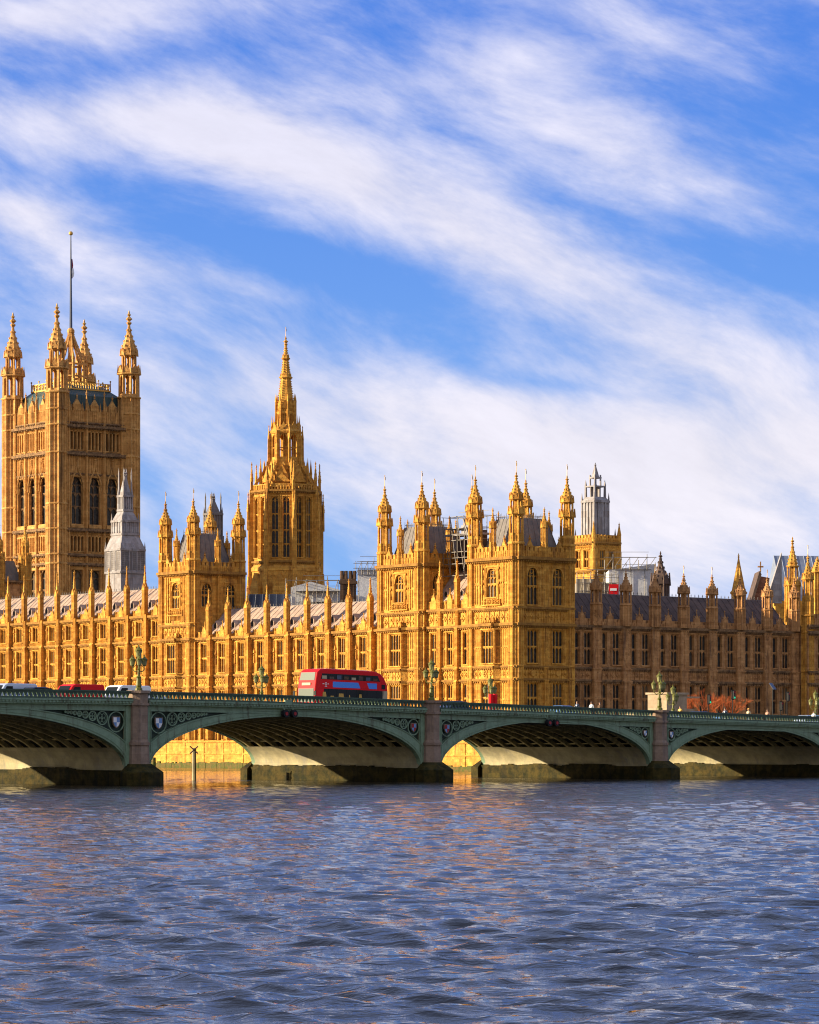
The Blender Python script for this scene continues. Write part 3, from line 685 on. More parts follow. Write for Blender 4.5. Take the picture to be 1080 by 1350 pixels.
# ------------------------------------------------------------------ shaded north wing
nw = thing('palace_wing', 'brown shaded north wing with dark slate roof running to the right edge', 'building', (35, 2, 3.7))
nb = [10.4] + [15.7 + 5.98 * i for i in range(8)]
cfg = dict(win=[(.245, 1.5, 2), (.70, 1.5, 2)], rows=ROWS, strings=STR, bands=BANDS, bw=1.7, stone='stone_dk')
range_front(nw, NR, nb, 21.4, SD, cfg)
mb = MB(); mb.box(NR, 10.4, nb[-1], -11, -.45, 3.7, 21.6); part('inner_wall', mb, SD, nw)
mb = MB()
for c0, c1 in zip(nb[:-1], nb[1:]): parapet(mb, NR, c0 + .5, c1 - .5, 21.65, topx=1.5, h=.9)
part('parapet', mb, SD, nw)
mb = MB(); butt(mb, NF(0), 0, 1.7, .75, 3.7, 21.9, (7.5, 13.2, 15.1, 21.3)); bme4 = mb.mesh('buttress', SD)
tn = turret_mesh('buttress_turret', [('solid', 21.6, 24.8, .9), ('ring', 24.7, 1.05, .25), ('open', 24.9, 27.0, .84, .6), ('ring', 26.9, 1.08, .25), ('crown', 27.1, .9, .8), ('dome', 27.1, 29.6, .88), ('finial', 29.1, .55)], SD)
for x in nb[1:-1] + [nb[-1]]:
    inst('buttress', bme4, nw, (x, 1.2, 0)); place_turret(nw, tn, x, 1.0, 'buttress_turret'); vane(nw, x, 1.0, 30.1, 1.1)
roof_ridge(nw, NR, 10.5, nb[-1], 22.0, 26.7, M['slate'], b0=-1.2, depth=9.5)
for c0, c1 in zip(nb[:-1], nb[1:]): dormer(nw, NR, (c0 + c1) / 2, -2.3, 23.1, .9, 'slate')
# north-west end block reaching the picture's right edge
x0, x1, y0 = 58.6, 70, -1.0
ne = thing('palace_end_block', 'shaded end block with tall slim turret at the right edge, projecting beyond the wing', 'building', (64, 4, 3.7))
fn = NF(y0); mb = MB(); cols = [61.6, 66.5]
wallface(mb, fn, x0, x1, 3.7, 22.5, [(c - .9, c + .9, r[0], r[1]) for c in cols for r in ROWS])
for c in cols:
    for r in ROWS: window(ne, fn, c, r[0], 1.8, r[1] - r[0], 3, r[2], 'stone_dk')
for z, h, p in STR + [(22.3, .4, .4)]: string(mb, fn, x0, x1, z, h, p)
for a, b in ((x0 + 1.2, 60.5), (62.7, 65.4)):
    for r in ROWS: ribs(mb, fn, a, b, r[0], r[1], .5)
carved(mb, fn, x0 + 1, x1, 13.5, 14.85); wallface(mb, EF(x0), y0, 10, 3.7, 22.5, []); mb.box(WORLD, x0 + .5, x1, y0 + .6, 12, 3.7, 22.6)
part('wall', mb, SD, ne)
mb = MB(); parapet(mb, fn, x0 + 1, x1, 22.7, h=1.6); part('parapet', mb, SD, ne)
tm = turret_mesh('turret', [('solid', 3.7, 24, 1.0), ('ring', 15.1, 1.15, .3), ('ring', 21.3, 1.15, .3), ('ring', 24, 1.2, .3), ('solid', 24.3, 27, .9), ('open', 27, 29.8, .85, .6), ('ring', 29.8, 1.1, .3), ('crown', 30, .9, .8), ('dome', 30, 33.2, .85), ('finial', 32.8, .6)], S)
place_turret(ne, tm, x0 + .8, y0 + .8); vane(ne, x0 + .8, y0 + .8, 34, 1.3)
# ------------------------------------------------------------------ the great square tower
VX, VY, VS = 77.3, 256.5, 19.4
vt = thing('great_square_tower', 'tallest square stone tower at far left with four turrets and a flagpole', 'tower', (VX + VS / 2, VY + VS / 2, 3.7))
x0, y0, x1, y1 = VX - .6, VY - .6, VX + VS + .6, VY + VS + .6
mb = MB()
for fr, a0 in ((EF(x0), VY), (NF(y0), VX)):
    c = [a0 + VS / 2 + k * 4.75 for k in (-1, 0, 1)]
    ops = [(q - 1.5, q + 1.5, 53.9, 64.6) for q in c] + [(q - 1.5, q + 1.5, 34.5, 43.4) for q in c]
    small = [(q + d, zz, hh) for q in c for d in (-1.42, -.47, .47, 1.42) for zz, hh in ((70.9, 4.0), (47.7, 3.4))]
    wallface(mb, fr, a0, a0 + VS, 3.7, 77, ops + [(q - .32, q + .32, z, z + h) for q, z, h in small], .9)
    for q in c:
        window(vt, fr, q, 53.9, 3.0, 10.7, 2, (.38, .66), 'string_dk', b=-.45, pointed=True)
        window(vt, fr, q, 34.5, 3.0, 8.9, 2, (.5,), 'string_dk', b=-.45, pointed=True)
    for q in c:
        for zz, hh in ((70.9, 4.0), (47.7, 3.4)):
            g = MB(); g.box(fr, q - 1.75, q + 1.75, -.88, -.7, zz, zz + hh); part('window', g, M['glass'], vt)
    for q in c:
        # ogee hoods, statues in niches
        for sg in (-1, 1):
            pts = [(1.7, 61.5), (1.6, 63.2), (1.1, 64.7), (.5, 65.6), (.15, 67.0), (0, 68.6)]
            for (a, z), (a2, z2) in zip(pts[:-1], pts[1:]): mb.tube(fr.p(q + sg * a, .2, z), fr.p(q + sg * a2, .2, z2), .2, .16, 5); mb.tube(fr.p(q + sg * (a * .82), -.1, z - .2), fr.p(q + sg * (a2 * .8), -.1, z2 - .5), .16, .14, 5)
        p = fr.p(q, .15, 0); finial(mb, p[0], p[1], 68.0, .8)
        mb.box(fr, q - 1.7, q + 1.7, -.1, .35, 53.0, 53.7)
    for e in [c[0] - 2.38, c[0] + 2.38, c[1] + 2.38, c[2] + 2.38]:
        mb.box(fr, e - .3, e + .3, -.1, .45, 32, 80.2); mb.box(fr, e - .12, e + .12, .4, .6, 32, 80); p = fr.p(e, .35, 0); mb.frus(p[0], p[1], 80, 81.5, .3, .25, 4); mb.cone(p[0], p[1], 81.5, 84.2, .3, 4); finial(mb, p[0], p[1], 83.3, .6)
        for zz in (56, 60, 64.5): mb.frus(p[0], p[1], zz, zz + 1.7, .28, .2, 6); mb.cone(p[0], p[1], zz + 1.9, zz + 3, .36, 4)
    for z, h, pr in ((44.5, .5, .5), (46.6, .5, .55), (52.3, .6, .6), (69.6, .6, .7), (70.3, .2, .3), (75.9, .6, .7), (76.9, .3, .4), (31, .4, .4), (20, .4, .4), (65.3, .2, .2)): string(mb, fr, a0, a0 + VS, z, h, pr, .7)
    carved(mb, fr, a0 + 2.4, a0 + VS - 2.4, 45.1, 46.4, proj=.2); carved(mb, fr, a0 + 2.4, a0 + VS - 2.4, 51.3, 52.1, proj=.2); carved(mb, fr, a0 + 2.4, a0 + VS - 2.4, 75.1, 75.8, proj=.2)
    for q0, q1 in zip(c, c[1:] + [c[2] + 4.75]):
        ribs(mb, fr, q0 - 1.95, q0 - 1.55, 54, 68.8, .4, .15, .14); ribs(mb, fr, q0 + 1.55, q0 + 1.95, 54, 68.8, .4, .15, .14)
        ribs(mb, fr, q0 - 1.9, q0 + 1.9, 65.7, 69.3, .54, .14, .13); ribs(mb, fr, q0 - 1.9, q0 + 1.9, 48, 51.2, .95, .14, .13)
    # pierced crown parapet with gabled panels
    for q in c:
        mb.box(fr, q - 2.1, q + 2.1, -.5, .05, 77.2, 79.8); ribs(mb, fr, q - 2.0, q + 2.0, 77.4, 79.7, .5, .18, .16)
        mb.box(fr, q - 1.1, q + 1.1, -.45, .15, 79.8, 81.2); mb.prism(fr, [(q - .9, 81.2), (q + .9, 81.2), (q, 82.5)], -.4, .2); ribs(mb, fr, q - 1.0, q + 1.0, 79.8, 81.2, .5, .25, .14); p = fr.p(q, 0, 0); finial(mb, p[0], p[1], 82.6, .55)
        for d in (-1.6, 1.6): p = fr.p(q + d, -.1, 0); mb.cone(p[0], p[1], 79.8, 81.8, .28, 4)
wallface(mb, WF(x1), VY, VY + VS, 3.7, 79, []); wallface(mb, SF(y1), VX, VX + VS, 3.7, 79, [])
mb.box(WORLD, x0 + 1.2, x1 - .1, y0 + 1.2, y1 - .1, 3.7, 77.5)
part('wall', mb, SV, vt)
R_ = 2.35
vtm = turret_mesh('turret', [('solid', 3.7, 83.7, R_)] + [('ring', z, R_ * 1.12, .6) for z in (20, 31, 44.4, 46.5, 52.3, 58, 69.6, 75.9, 79.5)] +
    [('ring', 83.3, R_ * 1.2, .6), ('open', 83.8, 88.9, R_ * .95, .25), ('solid', 88.9, 89.7, R_), ('ring', 88.8, R_ * 1.22, .5), ('crown', 89.4, R_ * 1.02, 1.5), ('open', 89.6, 93.4, R_ * .68, .2), ('ring', 93.3, R_ * .9, .4), ('crown', 93.5, R_ * .8, 1.4),
     ('dome', 93.5, 101.0, R_ * .78), ('finial', 100.4, 1.6)], SV)
for dx in (0, VS):
    for dy in (0, VS):
        place_turret(vt, vtm, VX + dx, VY + dy)
        cr = MB()
        finial(cr, VX + dx, VY + dy, 101.9, 1.0)
        part('gilded_crown', cr, M['gilt'], vt)
rf = MB(); xc, yc = VX + VS / 2, VY + VS / 2
def ring4(h, z): return [(xc - h, yc - h, z), (xc + h, yc - h, z), (xc + h, yc + h, z), (xc - h, yc + h, z)]
vs = ring4(8.6, 78) + ring4(8.2, 83.6) + ring4(5.2, 86.2)
rf.add(vs, [(j + 4 * k, (j + 1) % 4 + 4 * k, (j + 1) % 4 + 4 * (k + 1), j + 4 * (k + 1)) for k in (0, 1) for j in range(4)] + [(8, 9, 10, 11)])
for j in range(4):
    for f in np.linspace(0, 1, 12):
        rf.tube(Vector(vs[j]).lerp(Vector(vs[(j + 1) % 4]), f), Vector(vs[4 + j]).lerp(Vector(vs[4 + (j + 1) % 4]), f), .1, k=4)
part('roof', rf, M['greenroof'], vt)
cr = MB()
for fr in (Face(xc, yc, (1, 0), (0, -1)), Face(xc, yc, (0, 1), (-1, 0)), Face(xc, yc, (1, 0), (0, 1)), Face(xc, yc, (0, 1), (1, 0))):
    b = 6.6
    for i in range(21):
        a = -6.6 + i * .66; h = 2.2 if i % 5 == 0 else 1.3
        p = fr.p(a, b, 85.2); cr.tube(p, fr.p(a, b, 85.2 + h), .13, .09, 4); cr.ball(fr.p(a, b, 85.2 + h), .22, 6, 3)
        if i < 20: cr.tube(fr.p(a, b, 86.0), fr.p(a + .66, b, 86.5 if i % 2 else 86.0), .08, k=4)
    cr.box(fr, -6.7, 6.7, b - .12, b + .12, 85.0, 85.3); cr.box(fr, -6.7, 6.7, b - .08, b + .08, 86.6, 86.8)
part('roof_cresting', cr, M['gilt'], vt)
lan = MB()
for i in range(8):
    t = math.pi / 4 * i + .39; c_, s_ = math.cos(t), math.sin(t)
    lan.frus(xc + 3.6 * c_, yc + 3.6 * s_, 84, 92.5, .45, .35, 4); lan.cone(xc + 3.6 * c_, yc + 3.6 * s_, 92.5, 94.5, .45, 4)
    pts = [(3.6, 91.5), (2.6, 93.2), (1.6, 95.4), (.6, 98.2)]
    for (r0, z0), (r1, z1) in zip(pts[:-1], pts[1:]): lan.tube((xc + r0 * c_, yc + r0 * s_, z0), (xc + r1 * c_, yc + r1 * s_, z1), .3, .25, 5); lan.ball((xc + r1 * c_, yc + r1 * s_, z1 + .3), .3, 5, 3)
    lan.tube((xc + 3.6 * c_, yc + 3.6 * s_, 88.6), (xc + 3.6 * math.cos(t + .785), yc + 3.6 * math.sin(t + .785), 88.6), .25, k=4); lan.tube((xc + 3.6 * c_, yc + 3.6 * s_, 91.4), (xc + 3.6 * math.cos(t + .785), yc + 3.6 * math.sin(t + .785), 91.4), .3, k=4)
lan.frus(xc, yc, 84, 99, .7, .6, 8); lan.ball((xc, yc, 99.2), .9)
part('flagpole_crown', lan, SV, vt)
fp = MB(); fp.tube((xc, yc, 98), (xc, yc, 121.5), .38, .12, 8); fpo = part('flagpole', fp, M['navy'], vt)
fb = MB(); fb.ball((xc, yc, 121.9), .5); part('ball', fb, M['gilt'], fpo)
fl = MB()                                   # flag hanging limp along the pole
fl.lathe(xc + .35, yc + .1, [(.1, 111.5), (.26, 112.2), (.18, 113.5), (.3, 114.6), (.12, 116)], 6); fl = part('flag', fl, M['sigred'], vt)
fl2 = MB(); fl2.lathe(xc + .42, yc - .12, [(.2, 111.8), (.36, 112.8), (.2, 113.8)], 6); part('flag_panel', fl2, M['whitep'], fl)

# ------------------------------------------------------------------ the central octagonal spire
CX, CY = 57.1, 139.2
ct = thing('octagonal_spire_tower', 'tall octagonal sunlit stone tower with crocketed needle spire left of centre', 'tower', (CX, CY, 3.7))
def oct_faces(r):
    for i in range(8):
        th = math.pi / 4 * i; yield Face(CX, CY, (-math.sin(th), math.cos(th)), (math.cos(th), math.sin(th))), r * math.cos(math.pi / 8), 2 * r * math.sin(math.pi / 8), th
def oct_pt(r, i): t = math.pi / 8 + math.pi / 4 * i; return CX + r * math.cos(t), CY + r * math.sin(t), t
mb = MB(); mb.frus(CX, CY, 3.7, 37.2, 7.0, 7.0); mb.frus(CX, CY, 38, 52, 5.9, 5.9); mb.lathe(CX, CY, [(7.2, 37), (7.2, 37.6), (6.7, 38.2), (6.6, 39.0)], 8)
for fr, ap, w_, th in oct_faces(6.6):
    wallface(mb, fr, -w_ / 2, w_ / 2, 37.2, 52.6, [(-1.75, -.45, 39.6, 51.2), (.45, 1.75, 39.6, 51.2)], .55, b=ap)
    for a in (-1.1, 1.1): window(ct, fr, a, 39.6, 1.3, 11.6, 2, (.22, .45, .72), 'stone', b=ap - .12, pointed=True)
    string(mb, fr, -w_ / 2, w_ / 2, 52.2, .4, .4, .5, b=ap); string(mb, fr, -w_ / 2, w_ / 2, 38.6, .35, .35, .5, b=ap)
    for i in range(9): a = -w_ / 2 + (i + .5) * w_ / 9; mb.box(fr, a - .14, a + .14, ap - .2, ap, 52.6, 53.6)
    mb.box(fr, -w_ / 2, w_ / 2, ap - .22, ap + .05, 53.5, 53.7); ribs(mb, fr, -.35, .35, 39.5, 51.5, .35, .15, .12, b=ap)
    # dark arcade below with gabled lights
    mb.prism(fr, [(-1.3, 30), (1.3, 30), (1.3, 34), (0, 36.6), (-1.3, 34)], 6.2, 7.5)
    # gabled transition
    mb.prism(fr, [(-1.2, 53.6), (1.2, 53.6), (1.2, 55.4), (0, 57.6), (-1.2, 55.4)], 2.5, 4.3)
for i in range(8):
    x, y, t = oct_pt(6.75, i); c_, s_ = math.cos(t), math.sin(t); fr = Face(CX, CY, (-s_, c_), (c_, s_))
    mb.box(fr, -.4, .4, 6.0, 7.4, 30, 47); mb.box(fr, -.5, .5, 6.0, 7.55, 29, 36); mb.box(fr, -.32, .32, 6.0, 7.15, 47, 52.8); mb.box(fr, -.1, .1, 7.0, 7.5, 36, 50)
    for zz, rr in ((47, 7.45), (52.8, 6.75)):
        px_, py_ = CX + rr * c_, CY + rr * s_; mb.frus(px_, py_, zz - 2, zz + 1.6, .35, .3, 4, t + .785); mb.cone(px_, py_, zz + 1.6, zz + 5.2, .34, 4); crockets(mb, px_, py_, zz + 1.8, zz + 4.8, .3, 4, 4, .1); finial(mb, px_, py_, zz + 4.6, .4)
    # inner pinnacles of the second stage and flying buttresses
    px_, py_ = CX + 5.0 * c_, CY + 5.0 * s_; mb.frus(px_, py_, 52, 56.0, .36, .3, 4, t + .785); mb.cone(px_, py_, 56, 59.2, .3, 4)
    mb.tube((CX + 6.4 * c_, CY + 6.4 * s_, 53.2), (CX + 3.2 * c_, CY + 3.2 * s_, 58.2), .28, .25, 5)
    px_, py_ = CX + 3.35 * c_, CY + 3.35 * s_; mb.frus(px_, py_, 55, 64.6, .34, .27, 4, t + .785); mb.cone(px_, py_, 64.6, 68.0, .26, 4); finial(mb, px_, py_, 67.4, .3)
    px_, py_ = CX + 2.75 * c_, CY + 2.75 * s_; mb.frus(px_, py_, 57, 67.5, .24, .2, 4, t + .785); mb.cone(px_, py_, 67.5, 70.2, .2, 4)
    px_, py_ = CX + 1.95 * c_, CY + 1.95 * s_; mb.frus(px_, py_, 66, 73.3, .25, .22, 4, t + .785); mb.cone(px_, py_, 73.3, 75.4, .24, 4)
    px_, py_ = CX + 4.2 * c_, CY + 4.2 * s_; mb.frus(px_, py_, 53, 56.5, .3, .26, 4, t + .785); mb.cone(px_, py_, 56.5, 58.6, .28, 4)
mb.lathe(CX, CY, [(5.4, 53.2), (4.6, 54.0), (3.7, 55.6), (3.2, 57.2), (3.0, 58.8)], 8); gablets(mb, CX, CY, 54.2, 4.6, 1.6, 8, .3); gablets(mb, CX, CY, 56.6, 3.5, 1.5, 8, .25)
for i in range(8):                          # second stage: tall open lights
    x, y, t = oct_pt(2.75, i); mb.frus(x, y, 58.4, 66.2, .42, .38, 4, t)
for fr, ap, w_, th in oct_faces(2.9):
    for sg in (-1, 1): mb.prism(fr, [(sg * w_ / 2, 63.4), (sg * w_ * .32, 64.8), (0, 66), (sg * w_ / 2, 66)], ap - .3, ap); 
    mb.box(fr, -.07, .07, ap - .2, ap - .05, 58.4, 65.9); mb.box(fr, -w_ / 2, w_ / 2, ap - .25, ap - .02, 61.9, 62.15); mb.box(fr, -w_ / 2, w_ / 2, ap - .3, ap + .05, 58.4, 59.5)
    mb.prism(fr, [(-w_ * .4, 66.4), (w_ * .4, 66.4), (0, 68.6)], ap - .2, ap)
mb.lathe(CX, CY, [(3.1, 66), (3.3, 66.5), (2.3, 67.6), (2.1, 68.0)], 8)
mb.frus(CX, CY, 58.4, 66, .5, .5, 8)
mb.frus(CX, CY, 67.5, 72.4, 1.75, 1.6); gablets(mb, CX, CY, 71.6, 1.6, 1.8, 8, .25); mb.lathe(CX, CY, [(1.9, 70.4), (1.95, 70.8), (1.6, 71.3)], 8)
for fr, ap, w_, th in oct_faces(1.75): ribs(mb, fr, -w_ * .3, w_ * .3, 67.8, 71.4, .4, .2, .14, b=ap - .05)
def squash(m_):
    m_.v = [(a, b, float(np.interp(c, [0, 58.4, 66.2, 72.3, 88.2, 95], [0, 58.4, 63.9, 69.2, 81.4, 88]))) for a, b, c in m_.v]
squash(mb)
part('wall', mb, S, ct)
sp = MB(); sp.frus(CX, CY, 72.2, 88.2, 1.62, .12); 
for i in range(8):
    for j in range(26):
        f = j / 26; rr = 1.62 * (1 - f) + .1 * f + .06; x, y, t = oct_pt(rr, i); z = 72.4 + 15.6 * f; sp.frus(x, y, z, z + .26, .13, .05, 4)
for z, r in ((79.2, 1.15), (84.0, .68)): sp.lathe(CX, CY, [(r, z), (r + .22, z + .2), (r + .2, z + .4), (r - .1, z + .6)], 8); gablets(sp, CX, CY, z + .4, r * .85, .8, 8, .12)
finial(sp, CX, CY, 87.6, 1.0)
squash(sp); part('spire', sp, S, ct)
vane(ct, CX, CY, 82.6, 1.8)

# ------------------------------------------------------------------ smaller towers behind the roofs
def vent_tower(name, label, px_, Z, tiers, m, zb=20, ph=0, cat='ventilation tower'):
    x, y = cam_xy(px_, Z); t = thing(name, label, cat, (x, y, zb)); mb = MB(); pin = MB()
    for (z0, z1, w0, w1, kind) in tiers:
        h0, h1 = w0 / 2, w1 / 2
        mb.frus(x, y, z0, z1, h0 * 1.414, h1 * 1.414, 4, math.pi / 4)
        if kind in ('louvre', 'panel'):
            for fr in (Face(x, y, (1, 0), (0, -1)), Face(x, y, (0, 1), (-1, 0)), Face(x, y, (1, 0), (0, 1)), Face(x, y, (0, 1), (1, 0))):
                n = 3 if kind == 'louvre' else 4
                for i in range(n + 1): a = -h0 + i * w0 / n; mb.box(fr, a - .12, a + .12, h0 - .05, h0 + .16, z0, z1)
                mb.box(fr, -h0 - .15, h0 + .15, h0 - .05, h0 + .25, z1 - .3, z1 + .1); mb.box(fr, -h0 - .15, h0 + .15, h0 - .05, h0 + .25, z0 - .2, z0 + .2)
                if kind == 'louvre':
                    k = 9
                    for i in range(n):
                        lou = MB()
                        for q in (0.27, .73):
                            a = -h0 + (i + q) * w0 / n; s_ = w0 / n * .17
                            for j in range(k): zz = z0 + .5 + (z1 - z0 - 1) * j / k; lou.box(fr, a - s_, a + s_, h0 - .02, h0 + .05, zz, zz + (z1 - z0) / k * .62)
                        part('louvre', lou, M['lead'], t)
                else:
                    for i in range(n): a = -h0 + (i + .5) * w0 / n; lou = MB(); lou.box(fr, a - w0 / n * .22, a + w0 / n * .22, h0 - .02, h0 + .05, z0 + .5, z1 - .6); part('louvre', lou, m, t)
        if kind != 'slope':
            for a in (-1, 1):
                for b in (-1, 1):
                    pin = MB(); pin.frus(x + a * h0 * 1.02, y + b * h0 * 1.02, z0, z1 + .3, .17, .14, 4); pin.cone(x + a * h0 * 1.02, y + b * h0 * 1.02, z1 + .3, z1 + 1.5, .17, 4); part('pinnacle', pin, m, t)
        if kind == 'spike': finial(mb, x, y, z1 - .2, .8)
    part('wall', mb, m, t)
    return t
vent_tower('ventilation_tower', 'pale grey louvred ventilator tower with stepped needle top before the square tower', 165, 600,
    [(22, 36.3, 6.0, 5.3, 'slope'), (36.3, 40.7, 5.3, 5.3, 'louvre'), (40.7, 43.6, 5.6, 3.6, 'slope'), (43.6, 46.2, 3.6, 3.6, 'panel'), (46.2, 48.2, 3.7, 1.9, 'slope'), (48.2, 51.0, 1.9, 1.7, 'panel'), (51.0, 54.8, 1.7, .3, 'spike')], M['palelead'])
vent_tower('ventilation_tower', 'small dark grey turret peeping between pinnacles of the middle river tower', 281, 640,
    [(22, 46, 3.4, 3.2, 'slope'), (44.2, 50.5, 2.6, 2.4, 'panel'), (50.5, 53.4, 2.2, .4, 'spike')], M['lead'])
lt = vent_tower('lantern_tower', 'grey open lantern turret on sunlit square stone base behind the corner tower', 785, 560,
    [(20, 40.5, 4.9, 4.9, 'panel'), (40.5, 46.9, 3.3, 3.3, 'panel'), (46.9, 47.6, 3.5, 2.6, 'slope')], M['palelead'], cat='tower')
x, y = cam_xy(785, 560); mb = MB()
for fr in (Face(x, y, (1, 0), (0, -1)), Face(x, y, (0, 1), (-1, 0)), Face(x, y, (1, 0), (0, 1)), Face(x, y, (0, 1), (1, 0))):
    wallface(mb, fr, -3.1, 3.1, 20, 39.4, [(-1.7, -.5, 35, 38), (.5, 1.7, 35, 38)], .35, b=3.1)
    for a in (-1.1, 1.1): window(lt, fr, a, 35, 1.2, 3, 2, (.5,), 'stone', b=3.1)
    string(mb, fr, -3.1, 3.1, 39.2, .3, .3, .4, b=3.1); string(mb, fr, -3.1, 3.1, 34.2, .3, .3, .4, b=3.1); parapet(mb, fr, -3.0, 3.0, 39.5, b=3.1, mid=False); carved(mb, fr, -3, 3, 38.3, 39.0, b=3.1)
for a in (-3, 3):
    for b in (-3, 3): mb.frus(x + a, y + b, 20, 40.8, .42, .38, 8); mb.cone(x + a, y + b, 40.8, 43.0, .42, 8); finial(mb, x + a, y + b, 42.4, .35)
part('stone_base', mb, S, lt)
mb = MB()
for a in (-1.2, 1.2):
    for b in (-1.2, 1.2): mb.frus(x + a, y + b, 47.3, 50.6, .26, .2, 4); mb.cone(x + a, y + b, 50.6, 52, .22, 4)
mb.box(WORLD, x - 1.35, x + 1.35, y - 1.35, y + 1.35, 50.2, 50.5); mb.box(WORLD, x - .1, x + .1, y - 1.2, y + 1.2, 47.4, 50.3); mb.box(WORLD, x - 1.2, x + 1.2, y - .1, y + .1, 47.4, 50.3)
for a in (-.65, .65):
    for b in (-.65, .65): mb.frus(x + a, y + b, 50.4, 53.0, .18, .14, 4)
mb.box(WORLD, x - .8, x + .8, y - .8, y + .8, 52.3, 52.7); mb.frus(x, y, 52.7, 54.4, .7, .1, 4, math.pi / 4); finial(mb, x, y, 54.0, .5)
mb.v = [(a, b, float(np.interp(c, [47, 50.5, 52.7, 54.4, 56], [46.9, 49.6, 51.2, 53.3, 54.6]))) for a, b, c in mb.v]
part('open_lantern', mb, M['palelead'], lt)
# conical dark turret, spires and roofs at the right
def spire_thing(name, label, px_, Z, segs, m, cat):
    x, y = cam_xy(px_, Z); t = thing(name, label, cat, (x, y, 20)); inst('turret', turret_mesh('turret', segs, m), t, (x, y, 0)); return t
spire_thing('dark_turret', 'dark bulbous crocketed turret rising behind the shaded slate roof', 871, 540, [('solid', 22, 31.2, 1.5), ('ring', 31, 1.8, .4), ('crown', 31.2, 1.6, 1.6), ('dome', 31.2, 36, 1.45), ('finial', 35.2, .8)], M['slate'], 'turret')
x, y = cam_xy(974, 620); t = thing('stone_spire', 'plain pale honey octagonal stone spire behind the slate roof', 'spire', (x, y, 20)); mb = MB()
mb.frus(x, y, 20, 33.4, 1.7, 1.55); mb.lathe(x, y, [(1.7, 33.2), (1.85, 33.5), (1.5, 33.9)], 8); mb.frus(x, y, 33.8, 40.6, 1.35, .08)
for i in range(8):
    t8 = math.pi / 8 + i * math.pi / 4; mb.tube((x + 1.38 * math.cos(t8), y + 1.38 * math.sin(t8), 33.8), (x, y, 40.6), .08, .04, 4)
part('spire', mb, S, t)
mb = MB(); finial(mb, x, y, 40.3, .5); part('finial', mb, S, t)
Z = 640; x, y = cam_xy(1010, Z)
t = thing('gabled_roof', 'dark gable with stone cross and orange tiled slope near the right edge', 'building', (x, y, 20)); fr = Face(x, y, (.789, -.614), (-.614, -.789))
mb = MB(); mb.box(fr, -3.7, 6, -9, 0, 20, 30.5); part('wall', mb, SD, t)
mb = MB(); mb.prism(fr, [(-3.9, 30), (-3.4, 30), (-.9, 38.2), (-1.3, 38.9)], -9, .3); part('gable_coping', mb, M['slate'], t)
mb = MB(); mb.add([fr.p(-3.6, -.3, 30), fr.p(2.0, -.3, 30), fr.p(2.0, -2.5, 37.4), fr.p(-1.0, -2.5, 38.0), fr.p(-3.6, -5, 30), fr.p(2.0, -5, 30)], [(0, 1, 2, 3), (0, 3, 4), (3, 2, 5, 4), (1, 5, 2)]); part('tiled_roof', mb, M['redtile'], t)
mb = MB(); p = fr.p(-1.1, 0, 0); mb.box(fr, -1.22, -.98, -.1, .1, 38.6, 40.8); mb.box(fr, -1.7, -.5, -.1, .1, 39.6, 39.9); part('cross', mb, SD, t)
spire_thing('thin_pinnacle', 'thin stone pinnacle between the tiled slope and the big grey roof', 1021, 650, [('solid', 22, 36, .7), ('crown', 36, .7, 1), ('dome', 36, 40.8, .6), ('finial', 40.2, .5)], M['stone'], 'pinnacle')
x, y = cam_xy(1063, 600); t = thing('great_hall', 'long steep blue grey roofed hall with white gable end at the right edge', 'building', (x, y, 20)); fr = Face(x, y, (.86, -.51), (-.51, -.86))
mb = MB(); mb.box(fr, -6, 16, -22, 0, 15, 31); part('wall', mb, S, t)
mb = MB(); mb.add([fr.p(-4.6, 0, 31), fr.p(16, 0, 31), fr.p(16, -7, 40), fr.p(-4.6, -7, 40), fr.p(-4.6, -14, 31), fr.p(16, -14, 31)], [(0, 1, 2, 3), (0, 3, 4), (3, 2, 5, 4), (1, 5, 2)])
for i in range(15): a = -4.6 + 20.6 * i / 14; mb.tube(fr.p(a, 0, 31), fr.p(a, -7, 40), .09, k=4)
part('roof', mb, M['bluelead'], t)
mb = MB(); mb.add([fr.p(-7.9, .3, 30.5), fr.p(-4.7, 0, 30.5), fr.p(-4.7, -.2, 40.2), fr.p(-4.7, -1, 40.2), fr.p(-7.9, -1, 30.5), fr.p(-4.7, -1, 30.5)], [(0, 1, 2), (0, 2, 3, 4), (4, 3, 5), (0, 4, 5, 1)]); part('gable', mb, M['palelead'], t)
for px_, Z, zt, r, lab in ((1045, 545, 39.3, 1.35, 'stout sunlit honey turret in front of the blue grey hall roof'),):
    spire_thing('stair_turret', lab, px_, Z, [('solid', 3.7, 31, r), ('ring', 31, r * 1.2, .4), ('crown', 31.2, r, 1.2), ('open', 31.2, 34.4, r * .7, .6), ('ring', 34.3, r * .9, .3), ('dome', 34.4, 38.8, r * .65), ('finial', 38.2, .7)], M['stone'], 'turret')
spire_thing('domed_turret', 'squat honey domed turret top cut by the right edge', 1078, 600, [('solid', 22, 36.5, 1.1), ('ring', 36.3, 1.4, .4), ('dome', 36.5, 39.4, 1.2)], M['stone'], 'turret')
